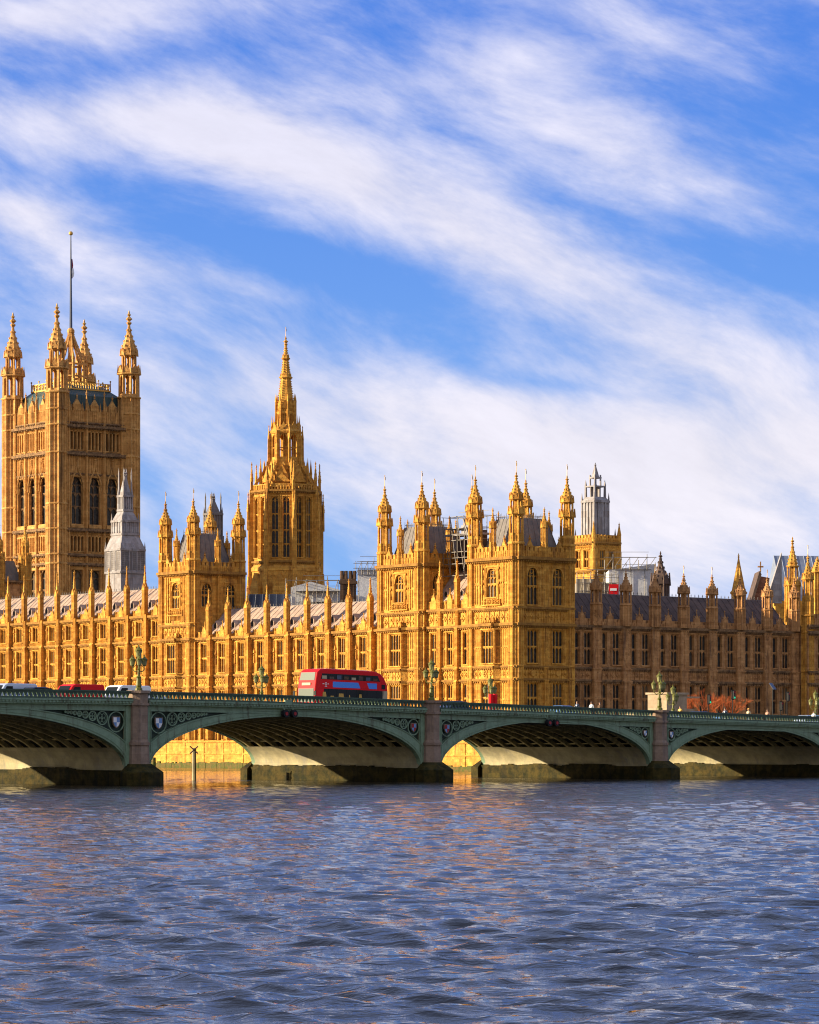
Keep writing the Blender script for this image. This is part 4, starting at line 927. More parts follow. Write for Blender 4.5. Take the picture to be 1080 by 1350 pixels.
# dark transept mass at the far left in front of the square tower
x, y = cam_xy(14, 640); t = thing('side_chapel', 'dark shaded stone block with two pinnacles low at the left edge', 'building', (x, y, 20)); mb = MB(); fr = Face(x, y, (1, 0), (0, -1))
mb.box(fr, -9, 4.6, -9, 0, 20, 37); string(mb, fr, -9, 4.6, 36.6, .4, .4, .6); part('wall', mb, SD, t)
mb = MB(); mb.prism(fr, [(-9, 37), (3, 37), (1.4, 41), (-9, 41)], -8, -1); part('roof', mb, M['lead'], t)
me = turret_mesh('turret', [('solid', 20, 41.5, 1.2), ('ring', 37, 1.35, .4), ('crown', 41.3, 1.2, 1.2), ('solid', 41.5, 44, .75), ('crown', 44, .8, .9), ('dome', 44, 48, .7), ('finial', 47.4, .7)], S)
for a in (-2.6, 3.6): p = fr.p(a, -.3, 0); inst('turret', me, t, (p[0], p[1], 0))

# ------------------------------------------------------------------ scaffolding and temporary roofs
def scaffold(mb, fr, a0, a1, b0, b1, z0, z1, st=2.0, lift=1.9):
    na = max(1, round((a1 - a0) / st)); nl = max(1, round((z1 - z0) / lift))
    for i in range(na + 1):
        a = a0 + (a1 - a0) * i / na
        for b in (b0, b1): mb.tube(fr.p(a, b, z0), fr.p(a, b, z1 + rnd.uniform(-1.2, .9)), .06, k=4)
        for j in range(nl + 1): z = z0 + (z1 - z0) * j / nl; mb.tube(fr.p(a, b0 - .3, z), fr.p(a, b1 + .3, z), .06, k=4)
    for j in range(nl + 1):
        z = z0 + (z1 - z0) * j / nl
        for b in (b0, b1):
            q0, q1 = sorted((rnd.uniform(a0 - .6, a0 + (a1 - a0) * .25), rnd.uniform(a1 - (a1 - a0) * .25, a1 + .6))); mb.tube(fr.p(q0, b, z), fr.p(q1, b, z), .06, k=4)
            if rnd.random() < .45: mb.tube(fr.p(q0, b, z + .9), fr.p(q1, b, z + .9), .045, k=4)
        if j and j < nl and rnd.random() < .5: mb.box(fr, a0 + (a1 - a0) * rnd.uniform(0, .4), a1 - (a1 - a0) * rnd.uniform(0, .3), min(b0, b1) + .1, max(b0, b1) - .1, z - .06, z)
    for i in range(na): a = a0 + (a1 - a0) * i / na; mb.tube(fr.p(a, b1, z0), fr.p(a + (a1 - a0) / na, b1, z1), .05, k=4)
def along(px_, Z): x, y = cam_xy(px_, Z); return Face(x, y, (.789, -.614), (-.614, -.789))
# a) beside the corner pavilions
fr = EF(3.0); t = thing('scaffolding', 'tangled scaffold frame between the roofs of the two pavilion towers', 'scaffolding', (4, 17, 30))
mb = MB(); scaffold(mb, fr, 13.5, 22.2, -3, 0, 29.5, 38.5, 1.7, 1.7); mb.tube(fr.p(13.6, .2, 31), fr.p(17, .2, 38), .12, k=4); part('poles', mb, M['steel'], t)
mb = MB()
mb.box(fr, 13.7, 22.2, -3.3, -3.1, 29, 34.5); mb.box(fr, 15, 18.5, -2.9, -2.0, 34, 36.4); mb.box(fr, 18.9, 21, -2.6, -1.6, 33, 35.2)
for q in range(5): a = 14 + q * 1.6; mb.box(fr, a, a + 1.3, -2.5, -2.4, 30 + (q % 3) * 1.5, 31.2 + (q % 3) * 1.5)
part('netting', mb, M['slate'], t)
mb = MB(); mb.box(fr, 14, 22.3, -2.8, -.2, 35.6, 35.9); mb.box(fr, 15, 19, -2, -1, 36, 37.2); part('platform', mb, M['palelead'], t)
# b) white roof left of centre
t = thing('temporary_roof', 'white sheeted works roof with scaffold rails right of the spired tower', 'scaffolding', (*cam_xy(425, 560), 25)); fr = along(425, 560)
mb = MB(); mb.prism(fr, [(-5.6, 26), (9.6, 26), (9.6, 29.2), (5, 30.6), (-2, 32.6), (-5.6, 31.6)], -7, 0)
for q in range(8): mb.box(fr, -5.5 + q * 1.9, -5.4 + q * 1.9, 0, .08, 26, 30)
part('sheeting', mb, M['white'], t)
mb = MB(); scaffold(mb, fr, -6.5, 6.5, -1, 1.0, 27, 32.8, 1.9, 1.9); part('poles', mb, M['steel'], t)
mb = MB(); mb.box(fr, -1, 5, .1, .4, 27, 28.8); part('dark_opening', mb, M['slate'], t)
t = thing('temporary_enclosure', 'tall pale boxed sheeting enclosure left of the pavilion towers', 'scaffolding', (*cam_xy(488, 575), 25)); fr = along(488, 575)
mb = MB(); mb.box(fr, -2.3, 4, -5, 0, 24, 35.6); part('sheeting', mb, M['white'], t)
mb = MB(); scaffold(mb, fr, -2.6, 4, .1, .8, 34.6, 37.0, 1.2, 1.1); part('poles', mb, M['steel'], t)
t = thing('chimney_stack', 'dark brick chimney stack between the two white works roofs', 'chimney', (*cam_xy(459, 550), 22)); fr = along(459, 550)
mb = MB(); mb.box(fr, -1.4, 1.4, -1.6, 0, 22, 32.6); mb.box(fr, -1.6, 1.6, -1.8, .2, 31.7, 32.2)
for a in (-1.1, -.4, .4, 1.1): p = fr.p(a, -.8, 0); mb.frus(p[0], p[1], 32.6, 34.0, .38, .34, 8)
for a in (-.9, 0, .9): mb.box(fr, a - .1, a + .1, 0, .1, 23, 31.7)
part('stack', mb, M['brick'], t)
# c) blue lead roof under the spired tower
t = thing('lead_roof', 'dark blue lead roof at the foot of the spired tower', 'roof', (*cam_xy(355, 565), 22)); fr = along(355, 565)
mb = MB(); mb.prism(fr, [(-5, 22), (8, 22), (6.5, 30.6), (-3.8, 30.6)], -8, 0)
for q in range(9): mb.tube(fr.p(-4.6 + q * 1.45, .02, 22), fr.p(-3.6 + q * 1.22, .02, 30.6), .07, k=4)
part('covering', mb, M['navy'], t)
# d) right: big white sheets beside the lantern tower
t = thing('temporary_roof', 'large slanting white tarpaulin roof with scaffold rail right of lantern tower', 'scaffolding', (*cam_xy(832, 545), 25)); fr = along(832, 545)
mb = MB(); mb.prism(fr, [(-3.8, 27), (4.3, 27), (4.2, 34.9), (-3.8, 33.8)], -9, 0)
part('sheeting', mb, M['white'], t)
mb = MB(); scaffold(mb, fr, -4.6, 4.2, .1, .7, 33.9, 36.0, 1.5, 1.6)
for a in (-2.6, 0, 2.4): mb.tube(fr.p(a, .1, 27), fr.p(a, .1, 34.5), .05, k=4)
part('poles', mb, M['steel'], t)
t = thing('works_hoarding', 'low pale scaffolded works cabin at the foot of the lantern tower', 'scaffolding', (*cam_xy(787, 535), 25)); fr = along(787, 535)
mb = MB(); mb.box(fr, -3.6, 3.4, -4, 0, 26, 31); mb.box(fr, -3.6, -.2, .02, .2, 28.2, 31.8); part('cabin', mb, M['cream'], t)
mb = MB(); scaffold(mb, fr, -3.4, 3.6, .2, 1.1, 27, 32.4, 1.1, 1.2); part('poles', mb, M['steel'], t)
mb = MB(); mb.box(fr, 2.0, 3.6, 1.15, 1.3, 29.0, 30.8); o = part('red_panel', mb, M['red'], t)
mb = MB(); mb.box(fr, 2.2, 3.3, 1.3, 1.36, 29.7, 30.1); part('white_stripe', mb, M['whitep'], o)
mb = MB(); mb.box(fr, -4, 1.5, 0.4, 3.0, 26, 28.4); part('pale_cover', mb, M['white'], t)
# ------------------------------------------------------------------ land and river walls
gm = MB(); gm.box(WORLD, -7.4, 900, -48, 900, 1.0, 3.7); gm.box(WORLD, -29, 900, -140, -47.99, 1.0, 3.7); gm.box(WORLD, -29, -7.3, -48, 5, 1.0, 3.7)
struct('ground', gm, M['ground'])
def river_wall(name, label, fr, a0, a1, zt_):
    t = thing(name, label, 'embankment wall', fr.p((a0 + a1) / 2, 0, 0)); mb = MB()
    mb.box(fr, a0, a1, -.9, 0, -2, zt_); mb.box(fr, a0, a1, -1.0, .25, zt_ - .35, zt_ - .1); mb.box(fr, a0, a1, -1.0, .12, 2.0, 2.2)
    n = int((a1 - a0) / 5.6)
    for i in range(n + 1): a = a0 + (a1 - a0) * i / n; mb.box(fr, a - .35, a + .35, -.5, .1, .6, zt_ + .15)
    part('wall_face', mb, S, t)
    mb = MB(); 
    s_ = a0
    while s_ < a1: e_ = min(a1, s_ + rnd.uniform(.3, 1.3)); mb.box(fr, s_, e_ + .01, -.95, .16 + rnd.uniform(0, .08), -2, rnd.uniform(.5, .85)); s_ = e_

    part('weed_band', mb, M['weed'], t); return t
river_wall('terrace_wall', 'long sunlit terrace river wall with green weed at its foot under the palace', EF(-8), 4, 190, 4.3)
river_wall('embankment_wall', 'short projecting sunlit embankment wall seen through the third bridge arch', EF(-30), -100, 5.5, 4.1)
river_wall('return_wall', 'river wall return joining terrace and embankment', SF(5.5), -30, -8, 4.1)
# ------------------------------------------------------------------ bridge
BP = cam_xy(182, 284.3); BD = (.991, .1325); BN = (.1325, -.991)
BF = Face(BP[0], BP[1], BD, BN); BW = 24.5
BROT = math.atan2(BD[1], BD[0])
ZS = [-60, -38, -15.7, 0, 19, 38, 73, 105, 150, 260]; ZV = [8.2, 8.42, 8.53, 8.5, 8.33, 7.97, 7.27, 6.73, 6.3, 6.0]
def zt(s):
    "smooth top of the parapet along the bridge"
    return sum(np.interp(s + d, ZS, ZV) for d in (-9, -6, -3, 0, 3, 6, 9)) / 7
PIERS = [-39.6, 0, 38, 73, 105]; CROWN = {0: 6.45, 1: 6.3, 2: 6.0, 3: 5.45}; SPR = {0: 1.7, 1: 1.6, 2: 1.4, 3: 1.2}
bridge = thing('bridge', 'green iron bridge of wide low arches on granite piers across the river', 'bridge', (BP[0], BP[1], 0))
G, GD = M['green'], M['green_dk']
mb = MB()
s = -60
while s < 230:
    e = s + 5; z0, z1 = zt(s) - 1.45, zt(e) - 1.45
    mb.add([BF.p(s, -.6, z0), BF.p(e, -.6, z1), BF.p(e, -BW + .6, z1), BF.p(s, -BW + .6, z0), BF.p(s, -.6, z0 - .3), BF.p(e, -.6, z1 - .3), BF.p(e, -BW + .6, z1 - .3), BF.p(s, -BW + .6, z0 - .3)],
           [(0, 1, 2, 3), (7, 6, 5, 4)]); s = e
part('deck', mb, M['asphalt'], bridge)
mb = MB(); s = -60
while s < 230:
    e = s + 5; z0, z1 = zt(s) - 1.12, zt(e) - 1.12
    for b0, b1 in ((-.5, -3.6), (-BW + .5, -BW + 3.6)): mb.add([BF.p(s, b0, z0), BF.p(e, b0, z1), BF.p(e, b1, z1), BF.p(s, b1, z0), BF.p(s, b1, z0 - .16), BF.p(e, b1, z1 - .16)], [(0, 1, 2, 3), (3, 2, 5, 4)])
    s = e
part('pavement', mb, M['paving'], bridge)
def sloped(mb, s0, s1, b0, b1, o0, o1, seg=4.0):
    "bar following the parapet line; o0,o1 offsets below its top"
    n = max(1, int((s1 - s0) / seg))
    for i in range(n):
        a, c = s0 + (s1 - s0) * i / n, s0 + (s1 - s0) * (i + 1) / n; za, zc = zt(a), zt(c)
        mb.add([BF.p(a, b0, za + o0), BF.p(c, b0, zc + o0), BF.p(c, b1, zc + o0), BF.p(a, b1, za + o0), BF.p(a, b0, za + o1), BF.p(c, b0, zc + o1), BF.p(c, b1, zc + o1), BF.p(a, b1, za + o1)],
               [(0, 1, 2, 3), (4, 5, 6, 7), (0, 1, 5, 4), (1, 2, 6, 5), (2, 3, 7, 6), (3, 0, 4, 7)])
def parapet_span(s0, s1, b, sg, detail=True):
    mb = MB()
    sloped(mb, s0, s1, b - .16, b + .16 , -.12, 0); sloped(mb, s0, s1, b - .1, b + .1, -.24, -.12); sloped(mb, s0, s1, b - .12, b + .12, -.78, -.62)
    if detail:
        n = int((s1 - s0) / .46); st = (s1 - s0) / n
        for i in range(n):
            a = s0 + i * st; z = zt(a)
            mb.prism(BF, [(a - .21, z - .24), (a + .21, z - .24), (a + .04, z - .62), (a - .04, z - .62)], b - .05, b + .05)
            mb.prism(BF, [(a - .06, z - .62), (a + .06, z - .62), (a + .06, z - .5), (a - .06, z - .5)], b - .07, b + .07)
    else: sloped(mb, s0, s1, b - .05, b + .05, -.3, -.24)
    part('parapet', mb, M['green_mid'], bridge)
    mb = MB(); sloped(mb, s0, s1, b - .1 * sg, b + .30 * sg, -.95, -.78); sloped(mb, s0, s1, b - .2 * sg, b + .2 * sg, -1.12, -.95); sloped(mb, s0, s1, b - .2 * sg, b + .14 * sg, -1.25, -1.12)
    if detail:
        n = int((s1 - s0) / .4); st = (s1 - s0) / n
        for i in range(n): a = s0 + i * st; z = zt(a); mb.box(BF, a, a + .2, b, b + .26 * sg, z - 1.12, z - .98)
    part('cornice', mb, G, bridge)
for s0, s1 in zip([-60] + PIERS, PIERS + [135]):
    parapet_span(s0 + .95, s1 - .95, .18, 1); parapet_span(s0 + .95, s1 - .95, -BW - .18, -1, True)
def ell(k, th, off=0.0):
    "arch k at angle th (0..pi), offset outward"
    s0, s1 = PIERS[k] + 1.45, PIERS[k + 1] - 1.45; c = (s0 + s1) / 2; a = (s1 - s0) / 2; h = CROWN[k] - SPR[k]
    x, z = -a * math.cos(th), h * math.sin(th)
    nx, nz = -math.cos(th) / a, math.sin(th) / h; q = math.hypot(nx, nz)
    return c + x + off * nx / q, SPR[k] + z + off * nz / q
NS = 56
def ang(i): t = i / NS; return math.pi * (t - .32 * math.sin(2 * math.pi * t) / (2 * math.pi))
for k in range(4):
    s0, s1 = PIERS[k], PIERS[k + 1]
    for b, sg in ((0, 1), (-BW, -1)):
        bf = b
        mb = MB()                                   # fascia ring
        inn = [ell(k, ang(i)) for i in range(NS + 1)]; out = []
        for i in range(NS + 1):
            x, z = ell(k, ang(i), .62 + .5 * abs(math.cos(ang(i))) ** 1.5); x = min(max(x, s0 + .8), s1 - .8); out.append((x, min(z, zt(x) - 1.27)))
        for i in range(NS):
            a, b2, c, d = inn[i], inn[i + 1], out[i + 1], out[i]
            mb.add([BF.p(p[0], bf, p[1]) for p in (a, b2, c, d)] + [BF.p(p[0], bf - .5 * sg, p[1]) for p in (a, b2, c, d)], [(0, 1, 2, 3), (4, 5, 6, 7), (0, 1, 5, 4), (2, 3, 7, 6)])
        # mouldings
        for o_, t_ in ((.06, .07), (.24, .035)):
            for i in range(NS):
                p, q = ell(k, ang(i), o_), ell(k, ang(i + 1), o_); mb.tube(BF.p(p[0], bf + .02 * sg, p[1]), BF.p(q[0], bf + .02 * sg, q[1]), t_, k=4)
        for i in range(NS): mb.tube(BF.p(out[i][0], bf + .02 * sg, out[i][1] - .05), BF.p(out[i + 1][0], bf + .02 * sg, out[i + 1][1] - .05), .06, k=4)
        part('arch_ring', mb, G, bridge)
        mb = MB(); n = 60                            # beam over the arch and pilasters beside the piers
        sloped(mb, s0 + .7, s1 - .7, bf - .45 * sg, bf - .03 * sg, -1.75, -1.25)
        sloped(mb, s0 + .7, s1 - .7, bf - .45 * sg, bf + .05 * sg, -1.80, -1.70)
        mb.box(BF, s0 + .75, s0 + 1.42, bf - .4 * sg, bf + .03 * sg, SPR[k] - .3, zt(s0) - 1.3); mb.box(BF, s1 - 1.42, s1 - .75, bf - .4 * sg, bf + .03 * sg, SPR[k] - .3, zt(s1) - 1.3)
        for e, q in ((s0 + 1.42, 1), (s1 - 1.42, -1)): mb.box(BF, min(e, e + q * .1), max(e, e + q * .1), bf - .2 * sg, bf + .09 * sg, SPR[k] + 1.4, zt(e) - 1.7)
        part('beam', mb, G, bridge)
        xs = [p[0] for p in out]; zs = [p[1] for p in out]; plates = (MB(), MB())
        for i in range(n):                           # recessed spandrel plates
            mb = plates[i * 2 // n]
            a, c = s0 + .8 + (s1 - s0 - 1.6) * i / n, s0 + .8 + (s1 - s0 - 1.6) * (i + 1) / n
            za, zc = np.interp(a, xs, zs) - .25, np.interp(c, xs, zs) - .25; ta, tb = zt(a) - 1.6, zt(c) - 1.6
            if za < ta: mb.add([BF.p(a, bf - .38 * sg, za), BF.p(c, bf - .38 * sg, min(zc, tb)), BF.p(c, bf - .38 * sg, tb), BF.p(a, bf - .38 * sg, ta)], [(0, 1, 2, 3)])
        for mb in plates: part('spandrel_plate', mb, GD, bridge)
        for e, q in ((s0 + 1.52, 1), (s1 - 1.52, -1)):  # tracery and shield
            mb = MB(); s_ = e; first = None; top = zt(e) - 1.82
            for it in range(9):
                r = .05
                for rr in np.arange(.05, 1.2, .02):
                    cx_ = s_ + q * rr; 
                    if zt(cx_) - 1.82 - 2 * rr > np.interp(cx_, xs, zs) + .12 and zt(cx_) - 1.82 - rr - .78 * rr > np.interp(cx_ + q * rr * .7, xs, zs) + .03: r = rr
                if r < .12: break
                c = s_ + q * r; z = zt(c) - 1.82 - r
                mb.torus(BF, c, bf - .12 * sg, z, r - .06, .065, 16)
                if it > 0:
                    for j in range(4): t_ = math.pi / 2 * j + .785; mb.torus(BF, c + r * .42 * math.cos(t_), bf - .15 * sg, z + r * .42 * math.sin(t_), r * .3, .035, 8)
                else: first = (c, z, r)
                s_ += q * 2 * r
            c, z, r = first; zz = z - r                # smaller rings below the first
            for it in range(5):
                rr = .36 - .08 * it; cx_ = e + q * rr; zc_ = zz - rr
                if zc_ - rr < np.interp(cx_, xs, zs): break
                mb.torus(BF, cx_, bf - .12 * sg, zc_, rr - .05, .05, 12); mb.torus(BF, cx_, bf - .14 * sg, zc_, rr * .4, .04, 8); zz -= 2 * rr
            for j in range(3): cx_ = e + q * (r * 2.0); 
            mb.tube(BF.p(e, bf - .1 * sg, SPR[k] + 2), BF.p(e, bf - .1 * sg, top), .06, k=4)
            o = part('spandrel_tracery', mb, G, bridge)
            if sg == 1:
                w_ = r * .5
                def shl(s_): return [(c + s_ * x * w_, z + s_ * y * w_) for x, y in ((-.8, .85), (.8, .85), (.8, -.1), (.45, -.75), (0, -1.05), (-.45, -.75), (-.8, -.1))]
                m1 = MB(); m1.prism(BF, shl(1.12), bf - .2, bf - .04); part('shield', m1, M['granite'], bridge)
                m1 = MB(); m1.prism(BF, [(c - w_ * .75, z + w_ * .8), (c, z + w_ * .8), (c, z - w_ * .1), (c - w_ * .75, z - w_ * .1)], bf - .05, bf - .02); m1.prism(BF, [(c, z - w_ * .1), (c + w_ * .75, z - w_ * .1), (c + w_ * .45, z - w_ * .7), (c, z - w_)], bf - .05, bf - .02); part('shield_quarter', m1, M['sigred'] if (k + (q > 0)) % 2 else M['whitep'], bridge)
                m1 = MB(); m1.prism(BF, [(c, z + w_ * .8), (c + w_ * .75, z + w_ * .8), (c + w_ * .75, z - w_ * .1), (c, z - w_ * .1)], bf - .05, bf - .03); m1.prism(BF, [(c - w_ * .75, z - w_ * .1), (c, z - w_ * .1), (c, z - w_), (c - w_ * .45, z - w_ * .7)], bf - .05, bf - .03); part('shield_quarter', m1, M['carblue'], bridge)
    # iron arch ribs under the deck
    rb = MB()
    for i in range(NS):
        p, q = ell(k, ang(i)), ell(k, ang(i + 1)); u, v = ell(k, ang(i), .42), ell(k, ang(i + 1), .42)
        rb.add([BF.p(p[0], -.14, p[1]), BF.p(q[0], -.14, q[1]), BF.p(v[0], -.14, v[1]), BF.p(u[0], -.14, u[1]), BF.p(p[0], .14, p[1]), BF.p(q[0], .14, q[1]), BF.p(v[0], .14, v[1]), BF.p(u[0], .14, u[1])],
               [(0, 1, 2, 3), (7, 6, 5, 4), (0, 4, 5, 1), (3, 2, 6, 7)])
    me = rb.mesh('arch_rib', M['rib'], (BP[0], BP[1], 0))
    nr = 13
    for j in range(nr):
        b = -1.0 - (BW - 2) * j / (nr - 1); o = inst('arch_rib', me, bridge, (BP[0] + BN[0] * b, BP[1] + BN[1] * b, 0))
    mb = MB()
    for i in range(3, NS - 2, 3):
        p = ell(k, ang(i), .2)
        if p[1] < 3.6: continue
        mb.tube(BF.p(p[0], -.5, p[1] + .1), BF.p(p[0], -BW + .5, p[1] + .1), .09, k=4)
    part('cross_braces', mb, M['rib'], bridge)
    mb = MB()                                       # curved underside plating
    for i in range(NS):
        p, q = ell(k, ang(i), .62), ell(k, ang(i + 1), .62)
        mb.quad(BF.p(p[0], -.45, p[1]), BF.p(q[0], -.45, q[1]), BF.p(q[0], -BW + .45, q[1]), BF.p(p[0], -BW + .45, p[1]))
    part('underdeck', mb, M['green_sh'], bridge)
    # pale skewback walls where the arch springs
    for side in (0, 1):
        mb = MB(); prev = None
        for i in range(0, 30):
            th = i / 29 * .62; th = th if side == 0 else math.pi - th
            p = ell(k, th, -.02)
            if p[1] > 3.45: break
            if prev: mb.quad(BF.p(prev[0], -.5, prev[1]), BF.p(p[0], -.5, p[1]), BF.p(p[0], -BW + .5, p[1]), BF.p(prev[0], -BW + .5, prev[1]))
            prev = p
        pe = ell(k, 0 if side == 0 else math.pi, .62); mb.quad(BF.p(prev[0], -.5, prev[1]), BF.p(prev[0], -BW + .5, prev[1]), BF.p(pe[0], -BW + .5, prev[1] + .01), BF.p(pe[0], -.5, prev[1] + .01))
        part('skewback_wall', mb, M['pierwall'], bridge)
for k, s in enumerate(PIERS):
    sp_ = 1.45
    mb = MB(); mb.box(BF, s - 1.46, s + 1.46, -BW + .3, -.3, -3, zt(s) - 1.9); o = part('pier', mb, M['pierwall'], bridge)
    mb = MB(); mb.box(BF, s - 1.75, s + 1.75, -BW + .1, -.1, -3, sp_ - .12)
    n = 44
    mb.box(BF, s - 1.84, s + 1.84, -BW + .5, -.5, -3, sp_ - .3); hw = .2
    for i in range(n):
        b = -.5 - (BW - 1) * i / n; hw = min(.42, max(.02, hw + rnd.uniform(-.12, .12)))
        for q in (-1, 1): mb.add([BF.p(s + q * 1.5, b, sp_ - .4), BF.p(s + q * 1.84, b, sp_ - .32), BF.p(s + q * 1.80, b, sp_ - .3 + hw), BF.p(s + q * 1.5, b, sp_ - .3 + hw), BF.p(s + q * 1.5, b - (BW - 1) / n, sp_ - .4), BF.p(s + q * 1.84, b - (BW - 1) / n, sp_ - .32), BF.p(s + q * 1.80, b - (BW - 1) / n, sp_ - .3 + hw), BF.p(s + q * 1.5, b - (BW - 1) / n, sp_ - .3 + hw)], [(0, 1, 2, 3), (4, 7, 6, 5), (1, 5, 6, 2), (2, 6, 7, 3), (3, 7, 4, 0)])
    part('pier_base', mb, M['algae'], bridge)
    for b, sg in ((0, 1), (-BW, -1)):
        mb = MB()                                    # cutwater
        for z0, z1, w0, w1, d0, d1 in ((-3, 1.15, 2.15, 2.15, 2.3, 2.3), (1.15, 1.9, 2.15, 1.25, 2.3, 1.0)):
            lo = [(-w0, 0), (-w0, d0 * .45), (-w0 * .35, d0), (w0 * .35, d0), (w0, d0 * .45), (w0, 0)]; hi = [(-w1, 0), (-w1, d1 * .45), (-w1 * .35, d1), (w1 * .35, d1), (w1, d1 * .45), (w1, 0)]
            mb.add([BF.p(s + x, b + y * sg, z0) for x, y in lo] + [BF.p(s + x, b + y * sg, z1) for x, y in hi], [(i, (i + 1) % 6, 6 + (i + 1) % 6, 6 + i) for i in range(6)] + [(0, 1, 2, 3, 4, 5), (6, 7, 8, 9, 10, 11)])
        part('cutwater', mb, M['algae'], bridge)
        mb = MB(); zz = zt(s)
        def octo(w0, d0, z0, z1, w1=None, d1=None):
            w1 = w1 or w0; d1 = d1 or d0
            lo = [(-w0, -.3), (-w0, d0 * .4), (-w0 * .45, d0), (w0 * .45, d0), (w0, d0 * .4), (w0, -.3)]; hi = [(-w1, -.3), (-w1, d1 * .4), (-w1 * .45, d1), (w1 * .45, d1), (w1, d1 * .4), (w1, -.3)]
            mb.add([BF.p(s + x, b + y * sg, z0) for x, y in lo] + [BF.p(s + x, b + y * sg, z1) for x, y in hi], [(i, (i + 1) % 6, 6 + (i + 1) % 6, 6 + i) for i in range(6)] + [(0, 1, 2, 3, 4, 5), (6, 7, 8, 9, 10, 11)])
        octo(1.1, .95, 1.5, 3.6, 1.0, .9); octo(1.12, 1.0, 3.6, 3.85); octo(1.0, .9, 3.85, 4.1, .92, .82); octo(.9, .8, 4.1, zz - 1.3); octo(1.05, .95, zz - 1.3, zz - 1.1); octo(.92, .82, zz - 1.1, zz - .2); octo(1.1, 1.0, zz - .2, zz + .05)
        part('pillar', mb, M['granite'], bridge)
mb = MB(); mb.box(BF, 105, 135, -BW, 0, -3, 5.0); part('abutment', mb, M['granite'], bridge)
# ------------------------------------------------------------------ lamps
def lamp_thing():
    t = thing('street_lamp', '', 'street lamp', (0, 0, 0), 0, 'triple lantern lamps along the bridge parapets')
    mb = MB(); mb.lathe(0, 0, [(.36, 0), (.34, .25), (.22, .35), (.26, .5), (.20, 1.15), (.24, 1.25), (.12, 1.4), (.09, 1.9), (.14, 2.0), (.07, 2.1), (.06, 2.9), (.12, 3.0)], 8); part('post', mb, M['lamp'], t)
    mb = MB()
    for i in range(3):
        a = R(90 + 120 * i + 25); c, s_ = math.cos(a), math.sin(a)
        pts = [(.06, 1.85), (.35, 1.75), (.62, 1.95), (.62, 2.25)]
        for (r0, z0), (r1, z1) in zip(pts[:-1], pts[1:]): mb.tube((r0 * c, r0 * s_, z0), (r1 * c, r1 * s_, z1), .045, k=5)
        mb.tube((.08 * c, .08 * s_, 2.5), (.6 * c, .6 * s_, 2.1), .03, k=4)
    part('bracket', mb, M['lamp'], t)
    for x, y, z, sc in [(0, 0, 3.0, 1.15)] + [(.62 * math.cos(R(115 + 120 * i)), .62 * math.sin(R(115 + 120 * i)), 2.25, 1.0) for i in range(3)]:
        g = MB(); g.lathe(x, y, [(.10 * sc, z), (.21 * sc, z + .1 * sc), (.27 * sc, z + .55 * sc), (.22 * sc, z + .6 * sc)], 8); o = part('lantern', g, M['lampglass'], t)
        c = MB(); c.lathe(x, y, [(.30 * sc, z + .55 * sc), (.31 * sc, z + .62 * sc), (.15 * sc, z + .78 * sc), (.05 * sc, z + .9 * sc), (.07 * sc, z + .97 * sc), (.01, z + 1.05 * sc)], 8)
        for i in range(8): q = math.pi / 4 * i; c.tube((x + .10 * sc * math.cos(q), y + .10 * sc * math.sin(q), z), (x + .275 * sc * math.cos(q), y + .275 * sc * math.sin(q), z + .56 * sc), .018, k=4)
        part('lantern_cap', c, M['lamp'], o)
    return t
lamp0 = lamp_thing(); first = True
for s, b, lab in [(0, .1, 'triple lantern lamp on the leftmost granite pier, white van beside it'), (38, .1, 'triple lantern lamp on the granite pier right of the red bus'),
                  (73, .1, 'triple lantern lamp on the right granite pier before the stone plinth'), (38, -BW - .1, 'dark triple lantern lamp on the far parapet left of the bus'),
                  (73, -BW - .1, 'triple lantern lamp on the far parapet above the red twin box'), (105, -BW - .1, 'triple lantern lamp on the far parapet in front of the stone plinth'), (133, -BW - .1, 'triple lantern lamp at the right edge of the photo')]:
    o = lamp0 if first else copy_tree(lamp0); first = False
    o.location = BF.p(s, b, zt(s) - (.0 if b > 0 else .15)); o['label'] = lab; o.rotation_euler = (0, 0, BROT)
# the pair of round navigation lights under each arch crown
def navlight(s, lab):
    z = zt(s) - 1.75; p = BF.p(s, .4, z); t = thing('navigation_light', lab, 'navigation light', p, 0, 'navigation lights at arch crowns')
    mb = MB(); mb.box(BF, s - .75, s + .75, .1, .3, z + .45, z + .6); mb.box(BF, s - .45, s + .45, .15, .32, z + .5, z + 1.3)
    for a in (-.55, .55): mb.tube(BF.p(s + a, .3, z + .5), BF.p(s + a, .3, z), .06)
    part('bracket', mb, G, t)
    for a in (-.55, .55):
        m1 = MB(); m1.disc(BF, s + a, .62, z, .36, .4); o = part('lamp_drum', m1, M['black'], t); m2 = MB(); m2.disc(BF, s + a, .66, z, .17, .05); part('lens', m2, M['sigred'], o)
navlight(18.4, 'pair of round dark lights hanging under the arch below the bus'); navlight(55.5, 'pair of round dark lights hanging over the middle arch, right of the bus')
# channel marker posts
def post(px_, Z, h, lab, cross):
    x, y = cam_xy(px_, Z); t = thing('marker_post', lab, 'marker post', (x, y, 0)); mb = MB(); mb.frus(x, y, -2.5, h, .22, .20, 8); part('pile', mb, M['weed'] if not cross else M['pierwall'], t)
    if cross:
        fr = along(px_, Z); c = MB(); fr = Face(x, y, (.789, -.614), (-.614, -.789))
        for q in (-1, 1): c.tube(fr.p(-.42, .33, h - .2 - q * .38), fr.p(.42, .33, h - .2 + q * .38), .07, k=4)
        part('cross_board', c, M['slate'], t)
post(256, 322, 3.3, 'pale timber pile topped by a dark X board in the left arch', True); post(203, 330, 2.3, 'thin weathered pile beside the left pier', False)
